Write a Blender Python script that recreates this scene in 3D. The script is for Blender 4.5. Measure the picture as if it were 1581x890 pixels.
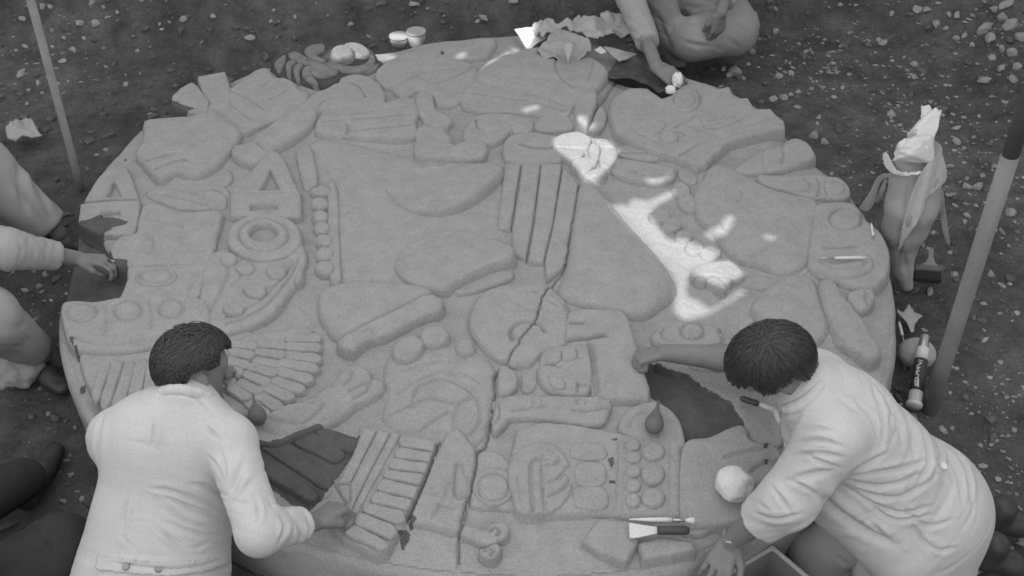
import bpy, bmesh, math, random
import numpy as np
from mathutils import Vector, Matrix
from mathutils.geometry import delaunay_2d_cdt

for _o in list(bpy.data.objects):
    bpy.data.objects.remove(_o)
scene = bpy.context.scene
COL = scene.collection

# ------------------------------------------------------------------ camera
PW, PH, FPX = 1581.0, 890.0, 1600.0           # photograph size and focal length in its pixels
PITCH = math.radians(41.57)
CAM_D, CAM_TX, CAM_TY = 3.836, 0.1717, -0.380
FW = np.array([0.0, math.cos(PITCH), -math.sin(PITCH)])
UP = np.array([0.0, math.sin(PITCH), math.cos(PITCH)])
RT = np.array([1.0, 0.0, 0.0])
CAMP = np.array([CAM_TX, CAM_TY, 0.0]) - CAM_D * FW
cam_d = bpy.data.cameras.new('camera')
cam_d.sensor_width = 36.0
cam_d.lens = 36.0 * FPX / PW
cam_d.clip_start = 0.05
cam_d.clip_end = 2000.0
cam = bpy.data.objects.new('camera', cam_d)
COL.objects.link(cam)
cam.location = CAMP
cam.rotation_euler = (math.pi / 2 - PITCH, 0, 0)
scene.camera = cam

# ------------------------------------------------------------------ daylight
SUN_DIR = np.array([-0.20, -0.60, 0.78])         # towards the sun
SUN_DIR = SUN_DIR / np.linalg.norm(SUN_DIR)
world = bpy.data.worlds.new('World')
scene.world = world
world.use_nodes = True
wn = world.node_tree
wn.nodes.clear()
w_out = wn.nodes.new('ShaderNodeOutputWorld')
w_bg = wn.nodes.new('ShaderNodeBackground')
w_sky = wn.nodes.new('ShaderNodeTexSky')
w_sky.sky_type = 'NISHITA'
w_sky.sun_disc = False
w_sky.sun_elevation = math.asin(SUN_DIR[2])
w_sky.sun_rotation = math.atan2(SUN_DIR[0], SUN_DIR[1])
w_bw = wn.nodes.new('ShaderNodeHueSaturation')  # black-and-white film
w_bw.inputs['Saturation'].default_value = 0.0
wn.links.new(w_sky.outputs[0], w_bw.inputs['Color'])
wn.links.new(w_bw.outputs[0], w_bg.inputs['Color'])
wn.links.new(w_bg.outputs[0], w_out.inputs['Surface'])
w_bg.inputs['Strength'].default_value = 0.14
sun_d = bpy.data.lights.new('sun', 'SUN')
sun_d.energy = 4.2
sun_d.angle = math.radians(0.45)
sun_d.color = (1.0, 1.0, 1.0)
sun = bpy.data.objects.new('sun', sun_d)
COL.objects.link(sun)
sun.rotation_euler = Vector(SUN_DIR).to_track_quat('Z', 'Y').to_euler()
sun.location = (3, 4, 9)
scene.view_settings.view_transform = 'Standard'
scene.view_settings.look = 'None'
scene.view_settings.gamma = 1.0
scene.view_settings.use_curve_mapping = False
scene.view_settings.exposure = 0.08
scene.render.engine = 'CYCLES'
scene.cycles.use_denoising = True
scene.cycles.max_bounces = 6
scene.cycles.diffuse_bounces = 4

GROUND_Z = -0.32
TARP_Z = 3.35

# ------------------------------------------------------------------ helpers
def unp(pts, z=0.0):
    """pixels of the photograph -> points on the horizontal plane at height z"""
    q = np.atleast_2d(np.asarray(pts, float))
    r = FW[None] + ((q[:, :1] - PW / 2) / FPX) * RT - ((q[:, 1:2] - PH / 2) / FPX) * UP
    t = (z - CAMP[2]) / r[:, 2]
    return CAMP + r * t[:, None]

def ray(px, py, depth):
    r = FW + (px - PW / 2) / FPX * RT - (py - PH / 2) / FPX * UP
    return CAMP + r * depth

def toward(px, py, parent, length, near=True):
    """point on the pixel's ray at a given distance from parent"""
    r = FW + (px - PW / 2) / FPX * RT - (py - PH / 2) / FPX * UP
    c = CAMP - np.asarray(parent)
    a, b, cc = r @ r, 2 * r @ c, c @ c - length ** 2
    disc = b * b - 4 * a * cc
    if disc < 0:
        t = -b / (2 * a)
    else:
        s = math.sqrt(disc)
        t = (-b - s) / (2 * a) if near else (-b + s) / (2 * a)
    return CAMP + r * t

def project(P):
    d = np.asarray(P) - CAMP
    zz = d @ FW
    return np.stack([PW / 2 + FPX * (d @ RT) / zz, PH / 2 - FPX * (d @ UP) / zz], -1)

def smooth_loop(pts, n=5):
    """closed Catmull-Rom"""
    p = np.asarray(pts, float)
    out = []
    N = len(p)
    for i in range(N):
        a, b, c, d = p[(i - 1) % N], p[i], p[(i + 1) % N], p[(i + 2) % N]
        for k in range(n):
            t = k / n
            out.append(0.5 * ((2 * b) + (c - a) * t + (2 * a - 5 * b + 4 * c - d) * t * t + (3 * b - a - 3 * c + d) * t ** 3))
    return np.array(out)

def smooth_line(pts, n=5):
    p = np.asarray(pts, float)
    if len(p) < 3:
        return p
    p = np.vstack([2 * p[0] - p[1], p, 2 * p[-1] - p[-2]])
    out = []
    for i in range(1, len(p) - 2):
        a, b, c, d = p[i - 1], p[i], p[i + 1], p[i + 2]
        for k in range(n):
            t = k / n
            out.append(0.5 * ((2 * b) + (c - a) * t + (2 * a - 5 * b + 4 * c - d) * t * t + (3 * b - a - 3 * c + d) * t ** 3))
    out.append(p[-2])
    return np.array(out)

def seg_dist(X, Y, poly, closed=True):
    """distance to a polyline and inside test, X Y flat arrays"""
    n = len(poly)
    d2 = np.full(X.shape, 1e9)
    ins = np.zeros(X.shape, bool)
    for i in range(n if closed else n - 1):
        ax, ay = poly[i][0], poly[i][1]
        bx, by = poly[(i + 1) % n][0], poly[(i + 1) % n][1]
        ex, ey = bx - ax, by - ay
        L = ex * ex + ey * ey + 1e-12
        t = np.clip(((X - ax) * ex + (Y - ay) * ey) / L, 0, 1)
        dx, dy = X - ax - t * ex, Y - ay - t * ey
        d2 = np.minimum(d2, dx * dx + dy * dy)
        if closed:
            c = (ay > Y) != (by > Y)
            if c.any():
                xi = ax + (Y - ay) / (by - ay + 1e-15) * ex
                ins ^= c & (X < xi)
    return np.sqrt(d2), ins

def sdf_poly(X, Y, poly):
    d, ins = seg_dist(X, Y, poly)
    return np.where(ins, d, -d)

_rs = np.random.RandomState(7)
_PERM = _rs.rand(64, 64, 64).astype(np.float32)

def vnoise(x, y, z=None, f=1.0):
    """cheap smooth value noise in -1..1"""
    x = np.asarray(x) * f
    y = np.asarray(y) * f
    z = np.zeros_like(x) + 0.37 if z is None else np.asarray(z) * f
    xi, yi, zi = np.floor(x).astype(int), np.floor(y).astype(int), np.floor(z).astype(int)
    u, v, w = x - xi, y - yi, z - zi
    u, v, w = u * u * (3 - 2 * u), v * v * (3 - 2 * v), w * w * (3 - 2 * w)
    r = 0
    for dx in (0, 1):
        for dy in (0, 1):
            for dz in (0, 1):
                r = r + _PERM[(xi + dx) & 63, (yi + dy) & 63, (zi + dz) & 63] * \
                    (u if dx else 1 - u) * (v if dy else 1 - v) * (w if dz else 1 - w)
    return r * 2 - 1

def fbm(x, y, z=None, f=1.0, o=4):
    r, a, t = 0, 1.0, 0
    for k in range(o):
        r = r + a * vnoise(x, y, z, f)
        t += a
        a *= 0.5
        f *= 2.03
    return r / t

def sstep(a, b, x):
    t = np.clip((x - a) / (b - a), 0, 1)
    return t * t * (3 - 2 * t)

def mesh_np(name, V, F, smooth=True, attrs=None):
    """mesh from numpy verts and a quad or tri face array"""
    me = bpy.data.meshes.new(name)
    V = np.ascontiguousarray(V, dtype=np.float32)
    F = np.ascontiguousarray(F, dtype=np.int32)
    k = F.shape[1]
    me.vertices.add(len(V))
    me.vertices.foreach_set('co', V.ravel())
    me.loops.add(F.size)
    me.loops.foreach_set('vertex_index', F.ravel())
    me.polygons.add(len(F))
    me.polygons.foreach_set('loop_start', np.arange(0, F.size, k, dtype=np.int32))
    me.polygons.foreach_set('loop_total', np.full(len(F), k, dtype=np.int32))
    me.polygons.foreach_set('use_smooth', np.full(len(F), smooth, dtype=bool))
    me.update(calc_edges=True)
    if attrs:
        for an, av in attrs.items():
            a = me.attributes.new(an, 'FLOAT', 'POINT')
            a.data.foreach_set('value', np.ascontiguousarray(av, dtype=np.float32))
    me.validate()
    return me

def link(name, me, m=None, parent=None):
    o = bpy.data.objects.new(name, me)
    COL.objects.link(o)
    if m is not None and me is not None:
        me.materials.clear()
        me.materials.append(m)
    if parent is not None:
        o.parent = parent
    return o

def tag(o, label=None, cat=None, group=None, kind=None):
    if label:
        o['label'] = label
    if cat:
        o['category'] = cat
    if group:
        o['group'] = group
    if kind:
        o['kind'] = kind
    return o

def empty(name, loc=(0, 0, 0)):
    o = bpy.data.objects.new(name, None)
    o.empty_display_size = 0.05
    COL.objects.link(o)
    o.location = loc
    return o

def attach(child, parent):
    """parent without moving"""
    child.parent = parent
    child.matrix_parent_inverse = Matrix.Translation(-Vector(parent.location))
    return child

# ------------------------------------------------------------------ materials (all greys: the film is black-and-white)
def mat(name, c, rough=0.85, var=0.15, vscale=6.0, bump=0.2, bscale=60.0, bdist=0.004, wet=None, spec=0.3, detail=6.0, extra=None, grain=0.07):
    m = bpy.data.materials.new(name)
    m.use_nodes = True
    nt = m.node_tree
    N, Lk = nt.nodes, nt.links
    b = N['Principled BSDF']
    b.inputs['Roughness'].default_value = rough
    b.inputs['Specular IOR Level'].default_value = spec
    tc = N.new('ShaderNodeTexCoord')
    n1 = N.new('ShaderNodeTexNoise')
    n1.inputs['Scale'].default_value = vscale
    n1.inputs['Detail'].default_value = detail
    n1.inputs['Roughness'].default_value = 0.72
    Lk.new(tc.outputs['Object'], n1.inputs['Vector'])
    mr = N.new('ShaderNodeMapRange')
    mr.inputs['From Min'].default_value = 0.3
    mr.inputs['From Max'].default_value = 0.7
    mr.inputs['To Min'].default_value = c * (1 - var)
    mr.inputs['To Max'].default_value = c * (1 + var)
    Lk.new(n1.outputs['Fac'], mr.inputs['Value'])
    val = mr.outputs[0]
    if wet is not None:
        at = N.new('ShaderNodeAttribute')
        at.attribute_name = 'wet'
        nz = N.new('ShaderNodeTexNoise')
        nz.inputs['Scale'].default_value = 70.0
        nz.inputs['Detail'].default_value = 5.0
        Lk.new(tc.outputs['Object'], nz.inputs['Vector'])
        ad = N.new('ShaderNodeMath')
        ad.operation = 'MULTIPLY_ADD'
        ad.inputs[1].default_value = 0.9
        Lk.new(nz.outputs['Fac'], ad.inputs[0])
        Lk.new(at.outputs['Fac'], ad.inputs[2])
        st = N.new('ShaderNodeMapRange')
        st.inputs['From Min'].default_value = 0.86
        st.inputs['From Max'].default_value = 1.0
        Lk.new(ad.outputs[0], st.inputs['Value'])
        mx = N.new('ShaderNodeMix')
        mx.data_type = 'FLOAT'
        Lk.new(st.outputs[0], mx.inputs[0])
        Lk.new(val, mx.inputs[2])
        wv = N.new('ShaderNodeMapRange')
        wv.inputs['To Min'].default_value = wet * 0.45
        wv.inputs['To Max'].default_value = wet * 1.6
        Lk.new(n1.outputs['Fac'], wv.inputs['Value'])
        Lk.new(wv.outputs[0], mx.inputs[3])
        val = mx.outputs[0]
    if extra is not None:
        val = extra(nt, tc, val)
    if grain > 0:
        # fine fibre or mineral grain
        gn = N.new('ShaderNodeTexNoise')
        gn.inputs['Scale'].default_value = 190.0
        gn.inputs['Detail'].default_value = 3.0
        Lk.new(tc.outputs['Object'], gn.inputs['Vector'])
        gq = N.new('ShaderNodeMapRange')
        gq.inputs['From Min'].default_value = 0.3
        gq.inputs['From Max'].default_value = 0.7
        gq.inputs['To Min'].default_value = 1 - grain
        gq.inputs['To Max'].default_value = 1 + grain
        Lk.new(gn.outputs['Fac'], gq.inputs['Value'])
        gx = N.new('ShaderNodeMath')
        gx.operation = 'MULTIPLY'
        Lk.new(val, gx.inputs[0])
        Lk.new(gq.outputs[0], gx.inputs[1])
        val = gx.outputs[0]
    Lk.new(val, b.inputs['Base Color'])
    if bump > 0:
        n2 = N.new('ShaderNodeTexNoise')
        n2.inputs['Scale'].default_value = bscale
        n2.inputs['Detail'].default_value = 8.0
        n2.inputs['Roughness'].default_value = 0.7
        Lk.new(tc.outputs['Object'], n2.inputs['Vector'])
        bp = N.new('ShaderNodeBump')
        bp.inputs['Strength'].default_value = bump
        bp.inputs['Distance'].default_value = bdist
        Lk.new(n2.outputs['Fac'], bp.inputs['Height'])
        Lk.new(bp.outputs[0], b.inputs['Normal'])
    return m

def pores(nt, tc, val):
    """small dark pits and pale dust specks of the volcanic stone"""
    N, Lk = nt.nodes, nt.links
    v = N.new('ShaderNodeTexVoronoi')
    v.inputs['Scale'].default_value = 38.0
    Lk.new(tc.outputs['Object'], v.inputs['Vector'])
    a = N.new('ShaderNodeMapRange')
    a.inputs['From Min'].default_value = 0.03
    a.inputs['From Max'].default_value = 0.13
    a.inputs['To Min'].default_value = 0.62
    a.inputs['To Max'].default_value = 1.0
    Lk.new(v.outputs['Distance'], a.inputs['Value'])
    n = N.new('ShaderNodeTexNoise')
    n.inputs['Scale'].default_value = 2.2
    n.inputs['Detail'].default_value = 4.0
    Lk.new(tc.outputs['Object'], n.inputs['Vector'])
    g = N.new('ShaderNodeMapRange')
    g.inputs['From Min'].default_value = 0.42
    g.inputs['From Max'].default_value = 0.6
    Lk.new(n.outputs['Fac'], g.inputs['Value'])
    mx = N.new('ShaderNodeMix')
    mx.data_type = 'FLOAT'
    mx.inputs[2].default_value = 1.0
    Lk.new(g.outputs[0], mx.inputs[0])
    Lk.new(a.outputs[0], mx.inputs[3])
    mu = N.new('ShaderNodeMath')
    mu.operation = 'MULTIPLY'
    Lk.new(val, mu.inputs[0])
    Lk.new(mx.outputs[0], mu.inputs[1])
    # fine mineral grain
    gr = N.new('ShaderNodeTexNoise')
    gr.inputs['Scale'].default_value = 170.0
    gr.inputs['Detail'].default_value = 3.0
    Lk.new(tc.outputs['Object'], gr.inputs['Vector'])
    gm = N.new('ShaderNodeMapRange')
    gm.inputs['From Min'].default_value = 0.3
    gm.inputs['From Max'].default_value = 0.7
    gm.inputs['To Min'].default_value = 0.87
    gm.inputs['To Max'].default_value = 1.13
    Lk.new(gr.outputs['Fac'], gm.inputs['Value'])
    m2 = N.new('ShaderNodeMath')
    m2.operation = 'MULTIPLY'
    Lk.new(mu.outputs[0], m2.inputs[0])
    Lk.new(gm.outputs[0], m2.inputs[1])
    return m2.outputs[0]

def drifts(nt, tc, val):
    """paler dried and darker damp stretches of soil"""
    N, Lk = nt.nodes, nt.links
    n = N.new('ShaderNodeTexNoise')
    n.inputs['Scale'].default_value = 1.1
    n.inputs['Detail'].default_value = 7.0
    n.inputs['Roughness'].default_value = 0.7
    Lk.new(tc.outputs['Object'], n.inputs['Vector'])
    a = N.new('ShaderNodeMapRange')
    a.inputs['From Min'].default_value = 0.35
    a.inputs['From Max'].default_value = 0.65
    a.inputs['To Min'].default_value = 0.72
    a.inputs['To Max'].default_value = 1.35
    Lk.new(n.outputs['Fac'], a.inputs['Value'])
    mu = N.new('ShaderNodeMath')
    mu.operation = 'MULTIPLY'
    Lk.new(val, mu.inputs[0])
    Lk.new(a.outputs[0], mu.inputs[1])
    return mu.outputs[0]

M_STONE = mat('carved_stone', 0.365, 0.9, 0.11, 14.0, 0.9, 55.0, 0.007, wet=0.115, extra=pores, spec=0.2, grain=0.0)
M_DARKSTONE = mat('damp_carved_stone', 0.075, 0.75, 0.35, 14.0, 0.5, 90.0, 0.004)
M_TOOTH = mat('dusty_carved_stone', 0.22, 0.85, 0.30, 30.0, 0.5, 90.0, 0.004)
M_SOIL = mat('damp_soil', 0.165, 0.95, 0.45, 6.0, 1.0, 30.0, 0.05, spec=0.15, grain=0.25, extra=drifts)
M_ROCK = mat('pale_rubble', 0.44, 0.95, 0.35, 25.0, 0.8, 80.0, 0.006, spec=0.15)
M_CLOD = mat('soil_clods', 0.175, 0.95, 0.4, 20.0, 0.9, 50.0, 0.02, spec=0.1)
M_GRAVEL = mat('grey_grit', 0.30, 0.95, 0.6, 12.0, 0.6, 80.0, 0.004, spec=0.15)
M_WOOD = mat('weathered_wood', 0.36, 0.8, 0.25, 9.0, 0.4, 40.0, 0.004)
M_TARP = bpy.data.materials.new('added_white_canvas')  # for the added overhead sheet: lets sunlight through as soft fill
M_TARP.use_nodes = True
_n = M_TARP.node_tree
_n.nodes.clear()
_o = _n.nodes.new('ShaderNodeOutputMaterial')
_t = _n.nodes.new('ShaderNodeBsdfTranslucent')
_t.inputs['Color'].default_value = (0.77, 0.77, 0.77, 1)
_d = _n.nodes.new('ShaderNodeBsdfDiffuse')
_d.inputs['Color'].default_value = (0.6, 0.6, 0.6, 1)
_m = _n.nodes.new('ShaderNodeMixShader')
_m.inputs[0].default_value = 0.06
_n.links.new(_t.outputs[0], _m.inputs[1])
_n.links.new(_d.outputs[0], _m.inputs[2])
_n.links.new(_m.outputs[0], _o.inputs['Surface'])
# ================================================================== the carved stone disc
RIM_PX = [(84,500),(92,455),(108,395),(128,325),(150,265),(180,230),(215,195),(240,178),(300,150),(360,118),(430,96),(520,80),
          (600,76),(660,62),(720,56),(790,50),(860,48),(930,65),(1000,95),(1060,115),(1110,130),(1160,155),(1205,185),(1218,208),
          (1255,245),(1310,290),(1345,335),(1366,375),(1380,425),(1387,480),(1385,550),(1370,615),(1338,685),(1285,750),(1205,802),
          (1112,852),(1000,889),(850,903),(700,897),(600,884),(500,862),(420,836),(345,796),(250,755),(180,708),(135,655),(106,598),(88,545)]
RIM = smooth_loop(unp(RIM_PX, 0.0)[:, :2], 6)

CRACK_PX = [(893,285),(887,330),(881,357),(876,390),(871,412),(856,432),(843,452),(836,468),(832,485),(824,500),(806,524),(800,535),
            (788,552),(783,560),(770,566),(765,582),(764,605),(759,632),(756,655),(750,680),(738,695),(734,722),(727,752),(716,790),(708,830),(703,890)]
CRACK2_PX = [(952,118),(940,135),(925,158),(912,186),(905,204)]
CRACK = [smooth_line(unp(CRACK_PX, 0.04)[:, :2], 3), unp(CRACK2_PX, 0.04)[:, :2]]
_rj = np.random.RandomState(3)
CRACK[0] = CRACK[0] + _rj.randn(*CRACK[0].shape) * 0.0025
GAP = smooth_line(unp([(677,686),(668,712),(655,745),(642,775),(630,800)], 0.03)[:, :2], 4)

WET_PX = [
    # soil-dark recess beside the spiral block
    [(992,556),(1003,612),(1020,620),(1042,636),(1053,658),(1056,688),(1138,657),(1152,655),(1126,618),(1100,603),(1075,588),(1060,576),(1035,570),(1012,560)],
    # damp feather bars at the near left
    [(392,684),(419,689),(446,681),(487,662),(520,668),(557,677),(553,694),(538,720),(516,747),(500,768),(470,790),(410,745),(396,705)],
    # damp patch and socket at the left edge
    [(119,352),(141,345),(161,338),(177,343),(200,350),(197,355),(177,359),(158,371),(165,385),(172,392),(178,408),(201,408),(199,421),(194,440),(187,457),(150,463),(114,462),(88,470),(80,440),(100,392),(112,365)],
    # socket at the far edge
    [(938,120),(955,95),(985,80),(1030,105),(1040,128),(1030,148),(1018,150),(1000,136),(975,130),(950,124)],
    # socket by the upper left tabs
    [(226,178),(262,160),(282,169),(305,176),(290,180),(262,183)],
    # small stains
    [(942,684),(952,685),(954,689),(946,690)], [(938,717),(946,714),(949,722),(943,731),(940,726)], [(941,750),(947,749),(947,753),(942,753)],
    [(627,800),(640,800),(646,808),(636,816),(632,812)], [(616,822),(630,820),(634,828),(622,846),(614,836)],
    [(112,530),(116,528),(118,540),(114,542)], [(118,540),(124,542),(122,556),(117,552)], [(119,592),(128,586),(128,598),(120,600)],
    [(1178,690),(1186,688),(1184,696),(1178,696)], [(1176,716),(1184,714),(1186,722),(1180,724)],
    [(190,238),(193,238),(193,242),(189,242)], [(680,86),(685,86),(686,92),(681,92)],
]
WET = [unp(p, 0.02)[:, :2] for p in WET_PX]

def wet_at(X, Y):
    w = np.full(X.shape, -1.0)
    for p in WET:
        lo, hi = p.min(0) - 0.03, p.max(0) + 0.03
        m = (X > lo[0]) & (X < hi[0]) & (Y > lo[1]) & (Y < hi[1])
        if m.any():
            w[m] = np.maximum(w[m], sdf_poly(X[m], Y[m], p))
    return sstep(-0.012, 0.014, w + 0.008 * fbm(X, Y, f=26, o=4))

def scar(X, Y):
    """cracks: how far the surface is cut down at a point"""
    z = np.zeros(X.shape)
    for c, wd, dp in ((CRACK[0], 0.0040, 0.022), (CRACK[1], 0.0045, 0.02), (GAP, 0.008, 0.04)):
        lo, hi = c.min(0) - 0.04, c.max(0) + 0.04
        m = (X > lo[0]) & (X < hi[0]) & (Y > lo[1]) & (Y < hi[1])
        if m.any():
            d, _ = seg_dist(X[m], Y[m], c, closed=False)
            w2 = wd * (1 + 0.5 * vnoise(X[m], Y[m], f=14))
            z[m] -= dp * (1 - sstep(0.35 * w2, w2, d)) + 0.0015 * np.exp(-(d / 0.015) ** 2)
    return z

def wear(X, Y):
    return 0.004 * fbm(X, Y, f=9, o=4) + 0.007 * fbm(X + 5, Y, f=2.2, o=2) + 0.0022 * fbm(X, Y + 3, f=45, o=3)

def lattice(lo, hi, s):
    i0, j0 = math.floor(lo[0] / s), math.floor(lo[1] / s)
    i1, j1 = math.ceil(hi[0] / s), math.ceil(hi[1] / s)
    xs, ys = np.arange(i0, i1 + 1) * s, np.arange(j0, j1 + 1) * s
    return np.meshgrid(xs, ys, indexing='ij')

def grid_mesh(name, X, Y, Z, keep):
    nx, ny = X.shape
    idx = -np.ones((nx, ny), int)
    q = keep[:-1, :-1] & keep[1:, :-1] & keep[1:, 1:] & keep[:-1, 1:]
    used = np.zeros_like(keep)
    used[:-1, :-1] |= q
    used[1:, :-1] |= q
    used[1:, 1:] |= q
    used[:-1, 1:] |= q
    idx[used] = np.arange(used.sum())
    i, j = np.nonzero(q)
    F = np.stack([idx[i, j], idx[i + 1, j], idx[i + 1, j + 1], idx[i, j + 1]], 1)
    V = np.stack([X[used], Y[used], Z[used]], 1)
    return V, F

stone = empty('carved_stone_disc', (0, 0, GROUND_Z))
tag(stone, 'huge round grey stone disc carved in high relief, cracked, lying in dark soil', 'carved stone')

def socket(X, Y):
    """hollows where fragments are missing"""
    z = np.zeros(X.shape)
    for k, dp in ((0, 0.018), (2, 0.035), (3, 0.045), (4, 0.035)):
        s = sdf_poly(X.ravel(), Y.ravel(), WET[k]).reshape(X.shape)
        z += dp * sstep(-0.004, 0.022, s) * (1 + 0.5 * fbm(X, Y, f=20, o=3))
    return z

# the slab: flat field, rounded rim, rough side
SLAB_S = 0.0064
SX, SY = lattice(RIM.min(0), RIM.max(0), SLAB_S)
SH = np.full(SX.shape, -0.0)
def blur(A, sig):
    n = int(3 * sig)
    k = np.exp(-0.5 * (np.arange(-n, n + 1) / sig) ** 2)
    k /= k.sum()
    for ax in (0, 1):
        A = np.apply_along_axis(lambda v: np.convolve(v, k, 'same'), ax, A)
    return A

def build_slab():
    X, Y = SX, SY
    d = sdf_poly(X.ravel(), Y.ravel(), RIM).reshape(X.shape)
    keep = d > 0.03
    # the ground of the carving was never cut back evenly: it stays higher between crowded pieces
    Z = FILL * blur(np.clip(SH, 0, 1), 5.5) * sstep(0.03, 0.14, d) + wear(X, Y) + scar(X, Y) - 0.012 * np.exp(-np.clip(d, 0, 1) / 0.05)
    Z -= socket(X, Y)
    V, F = grid_mesh('slab', X, Y, Z, keep)
    # rim strip
    n = 700
    seg = np.linalg.norm(np.diff(np.vstack([RIM, RIM[:1]]), axis=0), axis=1)
    cs = np.concatenate([[0], np.cumsum(seg)])
    t = np.linspace(0, cs[-1], n, endpoint=False)
    R = np.stack([np.interp(t, cs, np.append(RIM[:, 0], RIM[0, 0])), np.interp(t, cs, np.append(RIM[:, 1], RIM[0, 1]))], 1)
    tg = np.roll(R, -1, 0) - np.roll(R, 1, 0)
    tg /= np.linalg.norm(tg, axis=1)[:, None]
    nrm = np.stack([tg[:, 1], -tg[:, 0]], 1)
    c = R.mean(0)
    if np.mean(((R - c) * nrm).sum(1)) < 0:
        nrm = -nrm
    prof = [(-0.060, -0.010), (-0.036, -0.0085), (-0.018, -0.014), (-0.006, -0.028), (0.0, -0.05), (0.004, -0.09), (0.002, -0.15), (-0.006, -0.22), (-0.02, -0.30), (-0.03, -0.40)]
    rings = []
    for k, (o, z) in enumerate(prof):
        nz = 0.010 * fbm(R[:, 0] * 1.0, R[:, 1], np.full(n, z * 3), f=6, o=4) * min(1, k / 3)
        p = R + nrm * (o + nz)[:, None]
        zz = z + wear(p[:, 0], p[:, 1]) - socket(p[:, 0], p[:, 1]) * max(0.0, 1 - k / 7)
        rings.append(np.stack([p[:, 0], p[:, 1], zz], 1))
    RV = np.vstack(rings)
    rf = []
    for k in range(len(prof) - 1):
        a = np.arange(n) + k * n
        b = (np.arange(n) + 1) % n + k * n
        rf.append(np.stack([a, b, b + n, a + n], 1))
    RF = np.vstack(rf) + len(V)
    V = np.vstack([V, RV])
    F = np.vstack([F, RF])
    w = wet_at(V[:, 0], V[:, 1])
    w = np.where(V[:, 2] < -0.06, np.maximum(w, 0.75 * sstep(-0.2, -0.34, V[:, 2])), w)
    me = mesh_np('slab', V - np.array([0, 0, GROUND_Z]), F, True, {'wet': w})
    return link('slab', me, M_STONE, stone)
FILL = 0.62

HS = 0.63    # overall height of the relief
def relief(name, px, h, parent=None, base=-0.012, edge=0.028, smooth=True, dome=0.0, dw=0.08, grooves=(), pits=(), s=None,
           m=None, rough=1.0, world=None, dome_at=None, label=None, tilt=None):
    """one raised piece of the carving: traced outline, rounded arris, worn face, cut lines and sunk areas"""
    h *= HS
    edge *= 0.72
    dome *= 0.8
    base = base * HS if base > 0 else base
    P = unp(px, h)[:, :2] if world is None else np.asarray(world, float)
    if smooth:
        P = smooth_loop(P, 5)
    lo, hi = P.min(0) - 0.035, P.max(0) + 0.035
    if s is None:
        s = 0.0042 if (hi - lo).max() < 0.35 else 0.0056
    X, Y = lattice(lo, hi, s)
    x, y = X.ravel(), Y.ravel()
    d = sdf_poly(x, y, P)
    # the traced line is the upper arris, so the wall falls away outside it
    d = d + min(0.55 * edge, 0.016, 0.055 * float((P.max(0) - P.min(0)).min())) + rough * (0.004 * fbm(x + 3, y, f=16, o=3) + 0.0015 * fbm(x, y, f=60, o=2))
    t = np.clip(d / edge, 0, 1)
    z = base + (h - base) * np.sqrt(np.clip(1 - (1 - t) ** 2.8, 0, 1)) ** 0.9
    if dome:
        z += dome * (1 - np.exp(-np.clip(d, 0, 9) / dw))
    if tilt is not None:
        c = P.mean(0)
        z += np.where(d > 0, ((x - c[0]) * tilt[0] + (y - c[1]) * tilt[1]) * t, 0)
    z = np.where(d < 0, base + d * 2.0, z)
    for g in grooves:
        gp, wd, dp = g[0], g[1], g[2]
        L = unp(gp, h)[:, :2]
        if len(L) > 2:
            L = smooth_line(L, 5)
        gd, _ = seg_dist(x, y, L, closed=False)
        z -= dp * np.exp(-(gd / (wd * 0.8)) ** 2)
    for q in pits:
        pp, dp = q[0], q[1]
        wd = q[2] if len(q) > 2 else 0.010
        Q = unp(pp, h)[:, :2]
        if len(pp) > 5:
            Q = smooth_loop(Q, 4)
        pd = sdf_poly(x, y, Q)
        z -= dp * sstep(-wd * 0.5, wd * 0.5, pd)
    z += wear(x, y) * rough + scar(x, y)
    keep = (d > -0.011).reshape(X.shape)
    V, F = grid_mesh(name, X, Y, z.reshape(X.shape), keep)
    if len(F) == 0:
        return None
    ii = np.clip(((V[:, 0] - SX[0, 0]) / SLAB_S + 0.5).astype(int), 0, SX.shape[0] - 1)
    jj = np.clip(((V[:, 1] - SY[0, 0]) / SLAB_S + 0.5).astype(int), 0, SX.shape[1] - 1)
    np.maximum.at(SH, (ii, jj), V[:, 2])
    w = wet_at(V[:, 0], V[:, 1])
    me = mesh_np(name, V - np.array([0, 0, GROUND_Z]), F, True, {'wet': w})
    o = link(name, me, m or M_STONE, parent or stone)
    if label:
        o['label'] = label
    return o

def ell(cx, cy, rx, ry, n=14, rot=0.0):
    a = np.linspace(0, 2 * math.pi, n, endpoint=False)
    c, s_ = math.cos(rot), math.sin(rot)
    return [(cx + rx * math.cos(t) * c - ry * math.sin(t) * s_, cy + rx * math.cos(t) * s_ + ry * math.sin(t) * c) for t in a]

def arc(cx, cy, rx, ry, a0, a1, n=9):
    return [(cx + rx * math.cos(math.radians(t)), cy + ry * math.sin(math.radians(t))) for t in np.linspace(a0, a1, n)]

G = 0.005   # usual half width of a cut line
def cut(p, w=0.0055, d=0.012):
    return (p, w, d)

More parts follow.
